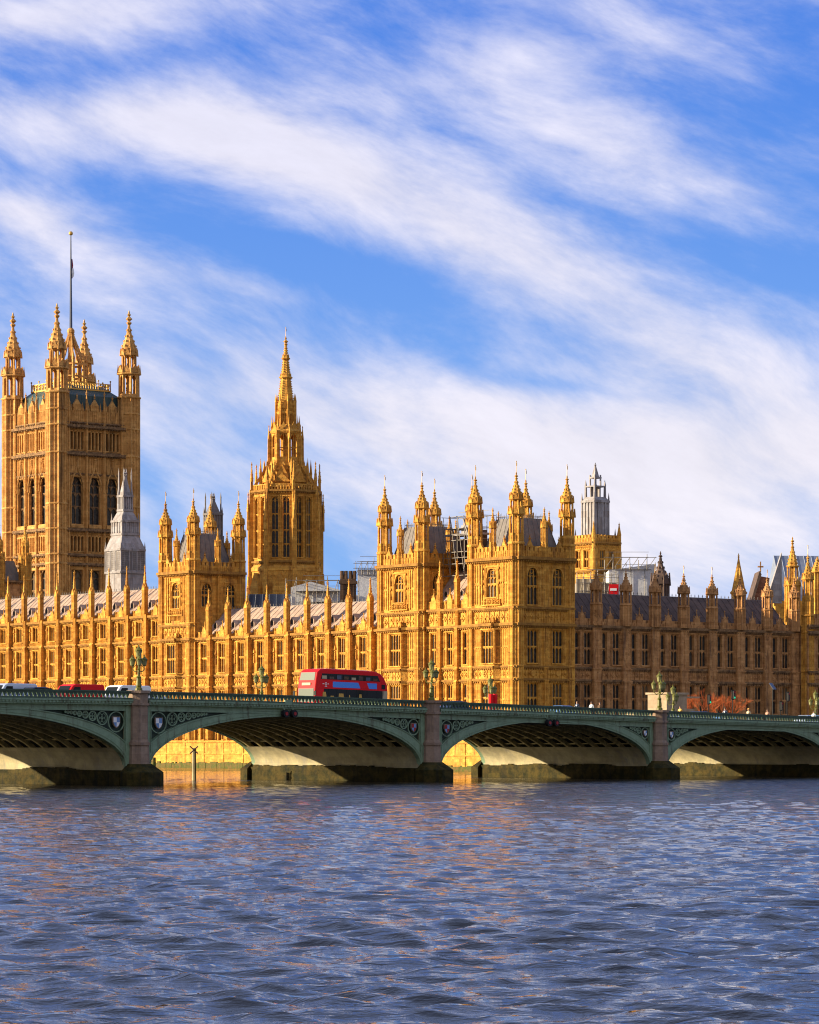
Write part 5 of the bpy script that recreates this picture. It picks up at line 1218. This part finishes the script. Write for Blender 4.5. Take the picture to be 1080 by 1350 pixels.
# ------------------------------------------------------------------ vehicles
def bevel_mesh(me, w_, seg=2, angle=30):
    bm = bmesh.new(); bm.from_mesh(me); bmesh.ops.recalc_face_normals(bm, faces=bm.faces)
    es = [e for e in bm.edges if len(e.link_faces) == 2 and e.calc_face_angle(0) > R(angle)]
    bmesh.ops.bevel(bm, geom=es, offset=w_, segments=seg, affect='EDGES', profile=.6, clamp_overlap=True); bm.to_mesh(me); bm.free()
    for p in me.polygons: p.use_smooth = False
VF = Face(0, 0, (1, 0), (0, -1))            # local: x forward, side plane a=x, b=-y
def wheels(t, xs, hw, r):
    for x in xs:
        for q in (-1, 1):
            m = MB(); m.disc(VF, x, q * hw, r, r, q * .24, 16); w_ = part('wheel', m, M['black'], t)
            m = MB(); m.disc(VF, x, q * (hw + .012), r, r * .58, q * .06, 12); part('rim', m, M['chrome'], w_)
def make_car(lab, paint, kind='car'):
    t = thing('parked_car' if False else kind, lab, 'van' if kind == 'van' else 'car')
    if kind == 'car':
        body = [(-2.15, .35), (-2.2, .8), (-2.1, 1.0), (-1.2, 1.03), (.8, .98), (1.9, .82), (2.15, .6), (2.15, .35)]
        roof = [(-1.95, .98), (-1.45, 1.38), (-.9, 1.48), (.1, 1.46), (1.05, .97)]; hw = .88; rw = .68
    elif kind == 'taxi':
        body = [(-2.25, .35), (-2.3, .9), (-2.2, 1.1), (-1.2, 1.12), (.8, 1.08), (1.9, .98), (2.25, .7), (2.25, .35)]
        roof = [(-2.1, 1.1), (-1.7, 1.65), (-1.0, 1.78), (.2, 1.76), (.95, 1.08)]; hw = .88; rw = .74
    else:
        body = [(-2.5, .4), (-2.55, 1.0), (-2.5, 1.95), (-2.3, 2.1), (.9, 2.1), (1.25, 1.95), (1.75, 1.25), (2.4, 1.05), (2.55, .75), (2.55, .4)]; roof = None; hw = .98; rw = .9
    m = MB(); m.prism(VF, body, -hw, hw); me = m.mesh('body', M[paint]); bevel_mesh(me, .09); o = bpy.data.objects.new('body', me); col.objects.link(o); o.parent = t
    if roof:
        n = len(roof); m = MB()
        m.add([VF.p(a, -(hw - .06 - (hw - rw) * max(0, (z - 1.0) / .7)), z) for a, z in roof] + [VF.p(a, (hw - .06 - (hw - rw) * max(0, (z - 1.0) / .7)), z) for a, z in roof], [tuple(range(n)), tuple(range(2 * n - 1, n - 1, -1))] + [(i, (i + 1) % n, n + (i + 1) % n, n + i) for i in range(n)])
        me = m.mesh('cabin', M[paint]); bevel_mesh(me, .05); c = bpy.data.objects.new('cabin', me); col.objects.link(c); c.parent = t
        zz0, zz1 = 1.04, roof[2][1] - .10; xs = roof[0][0] + .22, roof[-1][0] - .18
        for q in (-1, 1):
            for f0, f1 in ((.06, .36), (.39, .66), (.69, .93)):
                a0, a1 = xs[0] + (xs[1] - xs[0]) * f0, xs[0] + (xs[1] - xs[0]) * f1; tp = lambda a: min(a, roof[-2][0] + .05); lw = lambda a: max(a, roof[1][0] + .02)
                g = MB(); b0, b1 = q * (hw - .05), q * (rw - .0)
                g.quad(VF.p(a0, b0, zz0), VF.p(a1, b0, zz0), VF.p(tp(a1), b1 + q * .03, zz1), VF.p(lw(a0), b1 + q * .03, zz1)); part('side_window', g, M['carglass'], c)
        g = MB(); g.quad(VF.p(roof[-1][0] - .02, -hw + .16, 1.05), VF.p(roof[-1][0] - .02, hw - .16, 1.05), VF.p(roof[-2][0] + .12, rw - .08, zz1 + .04), VF.p(roof[-2][0] + .12, -rw + .08, zz1 + .04)); part('windscreen', g, M['carglass'], c)
    else:
        for q in (-1, 1):
            g = MB(); g.prism(VF, [(.35, 1.2), (1.45, 1.2), (1.05, 1.85), (.35, 1.85)], q * (hw - .02), q * (hw + .015)); part('side_window', g, M['carglass'], t)
        g = MB(); g.quad(VF.p(1.72, -.8, 1.32), VF.p(1.72, .8, 1.32), VF.p(1.32, .75, 1.94), VF.p(1.32, -.75, 1.94)); part('windscreen', g, M['carglass'], t)
    wheels(t, (-1.4, 1.35) if kind != 'van' else (-1.6, 1.6), hw - .02, .34)
    fx = body[-2][0]
    for q in (-1, 1):
        g = MB(); g.box(VF, fx - .06, fx + .03, q * hw * .6 - .16, q * hw * .6 + .16, .6, .74); part('headlight', g, M['lampw'], t)
        g = MB(); g.box(VF, body[0][0] - .1, body[0][0] + .05, q * hw * .75 - .08, q * hw * .75 + .08, .7, .95); part('tail_light', g, M['sigred'], t)
    return t
def drive(t, px_, b, left=True):
    "stand a vehicle on the deck where photo column px_ crosses lane b"
    s = lane_s(px_, b); t.location = BF.p(s, b, zt(s) - 1.45); t.rotation_euler = (0, math.atan2(zt(s + 5) - zt(s - 5), 10) * (1 if left else -1), BROT + (math.pi if left else 0)); return s
def lane_s(px_, b):
    lo, hi = -60, 220
    for _ in range(40):
        m_ = (lo + hi) / 2; x, y, _z = BF.p(m_, b, 0); dx, dy = x - CAM[0], y - CAM[1]; X = .789 * dx - .614 * dy; Z = .614 * dx + .789 * dy
        if 540 + FOC * X / Z < px_: lo = m_
        else: hi = m_
    return lo
drive(make_car('pale silver blue van, only its roof showing above the parapet at the left edge', 'silver', 'van'), 12, -8.5)
drive(make_car('dark blue taxi behind the parapet at left, next to the pale van', 'navy', 'taxi'), 42, -6)
drive(make_car('red van above the bridge parapet at left', 'red', 'van'), 101, -6)
drive(make_car('white van above the parapet just left of the leftmost lamp', 'whitep', 'van'), 163, -6)
drive(make_car('dark car roof just above the parapet right of the second granite pier', 'navy', 'taxi'), 594, -5.6)
drive(make_car('light blue car roof above the parapet in front of the shaded pavilion face', 'carblue', 'taxi'), 737, -5.6)
drive(make_car('pale car roof right of the leftmost lamp', 'silver', 'car'), 192, -6)
for px_, pnt, kd, lab in ((918, 'navy', 'taxi', 'dark taxi in front of the orange shrubs, left one'), (948, 'carblue', 'taxi', 'blue taxi between the two traffic lights'), (893, 'silver', 'car', 'pale car below the stone plinth'), (1060, 'silver', 'taxi', 'pale taxi near the right edge'), (1078, 'carblue', 'taxi', 'blue taxi cut by the right edge')):
    drive(make_car(lab, pnt, kd), px_, -6 if px_ != 948 else -9)
# ------------------------------------------------------------------ double-decker bus, local x forward
bus = thing('double_decker_bus', 'red double decker bus with blue advert band crossing the bridge', 'bus'); W2 = 1.26; BL = 5.05
prof = [(-BL, .35), (-BL - .02, 2.3), (-BL + .12, 3.0), (-BL + .5, 3.7), (-BL + 1.1, 4.15), (-BL + 1.9, 4.33), (0, 4.38), (BL - 1.3, 4.38), (BL - .7, 4.3), (BL - .3, 4.0), (BL - .12, 3.2), (BL, 2.2), (BL, .35)]
m = MB(); m.prism(VF, prof, -W2, W2); me = m.mesh('body', M['red']); bevel_mesh(me, .16, 3, 50); o = bpy.data.objects.new('body', me); col.objects.link(o); o.parent = bus
m = MB(); m.box(VF, -BL + 2.0, BL - 1.8, -W2 + .45, W2 - .2, 4.372, 4.41); part('roof_panel', m, M['redroof'], bus)
for q in (-1, 1):
    y = q * (W2 + .012); yi = q * (W2 - .03)
    g = MB(); g.prism(VF, [(-BL + 1.15, 3.34), (BL - .75, 3.34), (BL - .95, 3.90), (-BL + 1.5, 3.90)], yi, y); o = part('upper_window_band', g, M['carglass'], bus)
    for i in range(1, 8): d = MB(); a = -BL + 1.2 + i * (2 * BL - 2.1) / 8; d.box(VF, a - .05, a + .05, y, y + q * .012, 3.34, 3.90); part('window_post', d, M['black'], o)
    for i in range(8):                     # seats and daylight seen through the glass
        d = MB(); a = -BL + 1.45 + i * (2 * BL - 2.1) / 8; d.box(VF, a + .1, a + .72, y, y + q * .008, 3.38, 3.62 + .08 * (i % 3))
        part('seat_back', d, M[('navy', 'brick', 'cream', 'slate')[(i * 3 + 1) % 4]], o)
    g = MB(); g.prism(VF, [(-BL + .95, .95), (BL - 1.2, .95), (BL - 1.2, 2.42), (-BL + .55, 2.42)], yi, y); o = part('lower_window_band', g, M['carglass'], bus)
    for a in (-3.5, -2.1, -.7, .7, 2.1, 3.2): d = MB(); d.box(VF, a - .05, a + .05, y, y + q * .012, .95, 2.42); part('window_post', d, M['black'], o)
    for a0, a1, zz in ((2.3, 3.05, 1.75), (1.0, 1.9, 2.0), (-1.5, -.9, 2.0), (.1, .5, 1.9), (3.4, 4.1, 2.1)): d = MB(); d.prism(VF, [(a0, 1.1), (a1, 1.1), (a1 - .1, zz), (a0 + .2, zz)], y, y + q * .008); part('interior_panel', d, M['gilt'], o)
    g = MB(); g.box(VF, -BL + 1.6, BL - 2.4, yi, y, 2.58, 3.14); o = part('advert_panel', g, M['blue'], bus)
    g = MB(); g.prism(VF, [(-2.35, 2.58), (-1.15, 2.58), (-.85, 3.14), (-2.05, 3.14)], y, y + q * .01); part('red_chevron', g, M['red'], o)
    g = MB(); g.torus(VF, BL - 1.45, y, 2.88, .13, .035, 10); g.box(VF, BL - 1.2, BL - 1.0, y, y + q * .02, 2.85, 2.92); g.box(VF, BL - 1.85, BL - 1.7, y, y + q * .02, 2.85, 2.92); g.box(VF, BL - 1.6, BL - 1.3, y, y + q * .02, 2.62, 2.67); part('operator_mark', g, M['whitep'], bus)
    g = MB(); g.box(VF, -BL + .45, -BL + .95, yi, y, 2.6, 3.05); part('grille', g, M['black'], bus)
    g = MB(); g.box(VF, -BL + .12, -BL + .8, yi, y, .8, 2.42); part('rear_platform', g, M['cream'], bus)
    g = MB(); g.tube(VF.p(BL - .1, q * W2, 2.2), VF.p(BL + .25, q * (W2 + .2), 2.1), .03); g.box(VF, BL + .15, BL + .25, q * (W2 + .1), q * (W2 + .35), 1.7, 2.15); part('mirror', g, M['black'], bus)
    g = MB(); g.box(VF, BL - .02, BL + .05, q * .85 - .2, q * .85 + .2, .7, .95); part('headlight', g, M['lampw'], bus)
g = MB(); g.add([VF.p(BL - .09, -1.05, 3.22), VF.p(BL - .09, 1.05, 3.22), VF.p(BL - .26, 1.0, 4.0), VF.p(BL - .26, -1.0, 4.0), VF.p(BL - .15, -1.05, 3.22), VF.p(BL - .15, 1.05, 3.22), VF.p(BL - .4, 1.0, 4.0), VF.p(BL - .4, -1.0, 4.0)], [(0, 1, 2, 3), (4, 7, 6, 5), (0, 4, 5, 1), (3, 2, 6, 7)]); part('upper_windscreen', g, M['paleglass'], bus)
g = MB(); g.box(VF, BL - .1, BL + .03, -1.08, 1.08, 1.1, 2.42); part('windscreen', g, M['paleglass'], bus)
g = MB(); g.box(VF, BL - .1, BL + .02, -.6, .6, 2.72, 2.98); o = part('destination_blind', g, M['cream'], bus)
g = MB(); g.box(VF, BL - .7, BL - .55, W2 - .02, W2 + .02, .9, 2.25); part('front_pillar', g, M['cream'], bus)
wheels(bus, (-3.4, 3.3), W2 - .03, .48)
drive(bus, 452, -6.2)

# ------------------------------------------------------------------ people
def person(lab, coat, hair, facing, loc, pose=0):
    t = thing('person', lab, 'person', loc, facing); bm = bmesh.new()
    J = {'pel': ((0, 0, .93), .15), 'ch': ((0, 0, 1.25), .17), 'nk': ((0, 0, 1.48), .06), 'hd': ((.02, 0, 1.60), .095), 'tp': ((.02, 0, 1.72), .075)}
    for q, n in ((1, 'l'), (-1, 'r')):
        sw = .14 * q * (1 if pose else .3)
        J['sh' + n] = ((0, q * .19, 1.40), .075); J['el' + n] = ((-sw * .6, q * .24, 1.12), .05); J['wr' + n] = ((-sw + .08, q * .23, .88), .035); J['ha' + n] = ((-sw + .1, q * .22, .79), .04)
        J['hp' + n] = ((0, q * .09, .88), .10); J['kn' + n] = ((sw * .8 + .03, q * .1, .50), .07); J['an' + n] = ((sw * 1.4 - .03, q * .1, .09), .045); J['to' + n] = ((sw * 1.4 + .13, q * .11, .04), .04)
    E = [('pel', 'ch'), ('ch', 'nk'), ('nk', 'hd'), ('hd', 'tp')] + [e for n in 'lr' for e in (('ch', 'sh' + n), ('sh' + n, 'el' + n), ('el' + n, 'wr' + n), ('wr' + n, 'ha' + n), ('pel', 'hp' + n), ('hp' + n, 'kn' + n), ('kn' + n, 'an' + n), ('an' + n, 'to' + n))]
    ks = list(J); me = bpy.data.meshes.new('body'); me.from_pydata([J[k][0] for k in ks], [(ks.index(a), ks.index(b)) for a, b in E], [])
    o = bpy.data.objects.new('body', me); col.objects.link(o)
    md = o.modifiers.new('skin', 'SKIN'); me.skin_vertices.new() if not me.skin_vertices else None
    for i, k in enumerate(ks): r = J[k][1]; me.skin_vertices[0].data[i].radius = (r, r); me.skin_vertices[0].data[i].use_root = (i == 0)
    o.modifiers.new('sub', 'SUBSURF').levels = 1
    dg = bpy.context.evaluated_depsgraph_get(); me2 = bpy.data.meshes.new_from_object(o.evaluated_get(dg)); bpy.data.objects.remove(o)
    me2.name = 'body'; me2.materials.clear()
    for q in (coat, 'navy', 'skin'): me2.materials.append(M[q])
    for p in me2.polygons:
        c = p.center; p.use_smooth = True; p.material_index = 2 if (c.z > 1.5 or (abs(c.y) > .17 and c.z < .86 and c.z > .7)) else (1 if c.z < .82 else 0)
    b = bpy.data.objects.new('body', me2); col.objects.link(b); b.parent = t
    h = MB(); h.ball((-.015, 0, 1.665), .115, 10, 6); part('hair', h, M[hair], None).parent = t
    return t
def stand(px_, b, lab, coat, hair='slate', pose=0, f=math.pi):
    s = lane_s(px_, b); return person(lab, coat, hair, BROT + f, BF.p(s, b, zt(s) - 1.08), pose)
s = lane_s(650, -4.5); z = zt(s) - 1.45; p = BF.p(s, -4.5, z); t = thing('red_box', 'bright red twin box standing above the parapet under the far lamp', 'box', p)
for q in (-1, 1):
    m = MB(); m.frus(*BF.p(s + q * .3, -4.5, 0)[:2], z, z + 2.5, .27, .27, 10); m.frus(*BF.p(s + q * .3, -4.5, 0)[:2], z + 2.5, z + 2.62, .27, .2, 10); part('drum', m, M['red'], t)
m = MB(); m.box(BF, s - .62, s + .62, -4.8, -4.2, z, z + .9); part('base', m, M['granite'], t)
stand(761, -.95, 'person in dark clothes, leftmost of three walking before the shaded wing', 'navy', 'slate', 1)
stand(780, -.95, 'person in a pale top, middle of three walking before the shaded wing', 'whitep', 'slate', 1)
stand(791, -.95, 'person in a brown coat, rightmost of three walking before the shaded wing', 'brick', 'slate', 1)
stand(987, -.95, 'person in a cream coat on the pavement right of the orange shrubs', 'cream', 'gilt', 1)
stand(1012, -2.0, 'person in pale pink by the solar panel pole', 'skin', 'brick', 1)
stand(956, -2.2, 'person in dark clothes by the right traffic light', 'navy', 'slate', 1)
stand(897, -2.4, 'person in a yellow jacket below the stone plinth', 'gilt', 'slate', 1)
stand(1073, -1.8, 'person in a white shirt at the right edge', 'whitep', 'slate', 1)
# ------------------------------------------------------------------ west end: plinth, shrubs, signals
def spot(px_, b): s = lane_s(px_, b); return s, BF.p(s, b, zt(s) - 1.3)
s, p = spot(889, -BW - 4); t = thing('stone_plinth', 'large pale stone statue plinth behind the parapet left of the orange shrubs', 'plinth', p); z = 5.0; mb = MB()
mb.box(BF, s - 2.6, s + 1.2, -BW - 6, -BW - 3, z - 1, z + 4.7); mb.box(BF, s - 2.8, s + 1.4, -BW - 6.2, -BW - 2.8, z + 4.7, z + 4.95); mb.box(BF, s - 2.8, s + 1.4, -BW - 6.2, -BW - 2.8, z - 1, z + 1.2); mb.box(BF, s + 1.4, s + 3.2, -BW - 5.5, -BW - 3.4, z, z + 3.0)
mb.box(BF, s + 1.3, s + 3.9, -BW - 5.7, -BW - 3.2, z + 4.3, z + 4.5)
part('block', mb, M['plinth'], t)
s, p = spot(842, -BW - 3); t = thing('stone_block', 'small pale stone block behind the parapet left of the right lamp', 'plinth', p); mb = MB(); mb.box(BF, s - 1.1, s + 1.0, -BW - 4, -BW - 2.6, 4, zt(s) + .75); mb.box(BF, s - 1.25, s + 1.15, -BW - 4.1, -BW - 2.5, zt(s) + .6, zt(s) + .85)
part('block', mb, M['plinth'], t)
def shrub(px_, b, lab, w_, h):
    s, p = spot(px_, b); t = thing('bare_tree', lab, 'tree', (p[0], p[1], 4.2), 0, 'orange twigged trees beyond the bridge'); h *= 1.35; tr = MB(); tw = MB()
    tr.tube((p[0], p[1], 3.7), (p[0], p[1], 6.2), .22, .15); part('trunk', tr, M['brick'], t)
    def grow(q, d, ln, r, dep):
        e = q + d * ln; tw.tube(q, e, r, r * .6, 3 if dep > 1 else 4)
        if dep >= 5: return
        for _ in range(3 if dep < 4 else 4):
            n = (d + Vector((rnd.uniform(-1, 1), rnd.uniform(-1, 1), rnd.uniform(-.4, .7))) * .62).normalized(); grow(e, n, ln * rnd.uniform(.62, .86), r * .62, dep + 1)
    for i in range(7): a = i * .9; grow(Vector((p[0], p[1], 6.1)), Vector((math.cos(a) * w_, math.sin(a) * w_, 1)).normalized(), h * .30, .08, 1)
    part('crown', tw, M['twig'], t)
shrub(926, -BW - 8, 'bare orange twigged tree right of the stone plinth', .9, 3.6); shrub(957, -BW - 8, 'bare orange twigged tree behind the right traffic light', .9, 3.4)
def signal(px_, b, lab, h=3.6, green=True):
    s, p = spot(px_, b); t = thing('traffic_light', lab, 'traffic light', p, 0, 'traffic lights at the bridge end'); mb = MB(); mb.tube(p, (p[0], p[1], p[2] + h), .06); part('pole', mb, M['black'], t)
    mb = MB(); mb.box(BF, s - .16, s + .16, b + .08, b + .3, p[2] + h - .6, p[2] + h + .3); mb.box(BF, s - .24, s + .24, b + .04, b + .08, p[2] + h - .7, p[2] + h + .4); hd = part('signal_head', mb, M['black'], t)
    for i, c in enumerate(('ltgreen' if green else 'slate', 'slate', 'sigred')): m1 = MB(); m1.disc(BF, s, b + .33, p[2] + h - .45 + i * .3, .11, .05, 10); part('lens', m1, M[c], hd)
signal(934, -3.0, 'traffic light showing green before the left orange tree', 3.0); signal(966, -2.6, 'tall traffic light showing green right of the orange trees', 3.6); signal(1038, -3.2, 'unlit traffic light near the solar panel pole', 3.7, False); signal(1029, -3.4, 'shorter traffic light left of the unlit one', 2.6, False)
s, p = spot(1019, -2.6); t = thing('solar_panel_pole', 'slim pole carrying a tilted dark solar panel near the right edge', 'pole', p); mb = MB(); mb.tube(p, (p[0], p[1], p[2] + 4.6), .07); part('pole', mb, M['black'], t)
mb = MB(); q = Vector(p) + Vector((0, 0, 4.6)); u = Vector((BD[0], BD[1], 0)) * .3; v = Vector((BN[0] * .35, BN[1] * .3, -.35)); n_ = Vector((0, 0, .06))
mb.add([tuple(q + a * u + b_ * v + c * n_) for c in (0, 1) for a, b_ in ((-1, -1), (1, -1), (1, 1), (-1, 1))], [(0, 3, 2, 1), (4, 5, 6, 7), (0, 1, 5, 4), (1, 2, 6, 5), (2, 3, 7, 6), (3, 0, 4, 7)]); part('panel', mb, M['navy'], t)
# ------------------------------------------------------------------ river
nr, nc = 900, 640
d = 24 * (430 / 24) ** (np.arange(nr) / (nr - 1)); an = np.linspace(-.36, .36, nc)
fx, fy = .614, .789
D, A = np.meshgrid(d, an, indexing='ij'); LX = D * A
X0 = None; X = CAM[0] + fy * LX + fx * D; Y = CAM[1] - fx * LX + fy * D
# each wave train adds height and a little sideways drift
H = np.zeros_like(X); GX = np.zeros_like(X); GY = np.zeros_like(X); rg = np.random.RandomState(5); step = np.gradient(d)[:, None]
# wind waves: many small random trains, mostly running towards the viewer
for i in range(130):
    lam = 10 ** rg.uniform(math.log10(.32), math.log10(2.6)); th = math.atan2(-.5, -.8) + rg.normal(0, .60)
    k = 2 * math.pi / lam; amp = .0140 * lam ** .85 * rg.uniform(.3, 1.25) * (1.15 if lam > 1.5 else 1)
    ph = rg.uniform(0, 6.28); fade = np.clip(lam / (step * 2.5) - .6, 0, 1)
    cxv, syv = math.cos(th), math.sin(th)
    wob = 1.1 * np.sin((X * .031 + Y * .023) * rg.uniform(.5, 2.5) + rg.uniform(0, 6)) + .9 * np.sin((X * -.021 + Y * .043) * rg.uniform(.5, 3) + rg.uniform(0, 6))
    mod = .55 + .45 * np.sin(X * rg.uniform(-.25, .25) / math.sqrt(lam) + Y * rg.uniform(-.25, .25) / math.sqrt(lam) + rg.uniform(0, 6))
    q = np.sin(k * (cxv * X + syv * Y) + ph + wob)
    wgt = amp * mod * fade * (.60 if lam > .8 else .45); H += wgt * q; cc = np.cos(k * (cxv * X + syv * Y) + ph + wob); GX += wgt * cxv * cc * 1.1; GY += wgt * syv * cc * 1.1
X = X + GX; Y = Y + GY
me = bpy.data.meshes.new('river_water'); me.vertices.add(nr * nc); me.vertices.foreach_set('co', np.stack([X, Y, H], -1).astype(np.float32).ravel())
ii = np.arange((nr - 1) * nc).reshape(nr - 1, nc)[:, :-1]; F = np.stack([ii, ii + 1, ii + nc + 1, ii + nc], -1).reshape(-1, 4)[:, ::-1]
me.loops.add(F.size); me.loops.foreach_set('vertex_index', F.ravel().astype(np.int32)); me.polygons.add(len(F)); me.polygons.foreach_set('loop_start', np.arange(0, F.size, 4, dtype=np.int32)); me.polygons.foreach_set('loop_total', np.full(len(F), 4, dtype=np.int32))
me.polygons.foreach_set('use_smooth', np.ones(len(F), dtype=bool)); me.update(); me.validate()
wm = bpy.data.materials.new('river_water'); wm.use_nodes = True; n = NT(wm.node_tree); b = wm.node_tree.nodes['Principled BSDF']
b.inputs['Base Color'].default_value = (.008, .008, .009, 1); b.inputs['Roughness'].default_value = .03; b.inputs['IOR'].default_value = 1.33
g = n.n('ShaderNodeNewGeometry')
mp1 = n.n('ShaderNodeMapping', ins={'Vector': g.outputs['Position'], 'Scale': (1, 1, 0), 'Rotation': (0, 0, R(38))}); mp2 = n.n('ShaderNodeMapping', ins={'Vector': mp1.outputs[0], 'Scale': (1.1, 2.4, 1)})
n1 = n.n('ShaderNodeTexNoise', ins={'Vector': mp2.outputs[0], 'Scale': .75, 'Detail': 4.0, 'Roughness': .5, 'Distortion': .5})
n2 = n.n('ShaderNodeTexNoise', ins={'Vector': mp2.outputs[0], 'Scale': 3.2, 'Detail': 3.0, 'Roughness': .6, 'Distortion': .4})
hh = n.m('ADD', n.m('MULTIPLY', n1.outputs[0], .11), n.m('MULTIPLY', n2.outputs[0], .020))
bp = n.n('ShaderNodeBump', ins={'Height': hh, 'Strength': 1.0, 'Distance': 1.0}); n.l(bp.outputs[0], b.inputs['Normal'])
me.materials.append(wm); wo_ = bpy.data.objects.new('river_water', me); col.objects.link(wo_); wo_['kind'] = 'structure'
ws = MB(); ws.quad((-2500, -2500, -.22), (1800, -2500, -.22), (1800, 2500, -.22), (-2500, 2500, -.22)); struct('river', ws, wm)
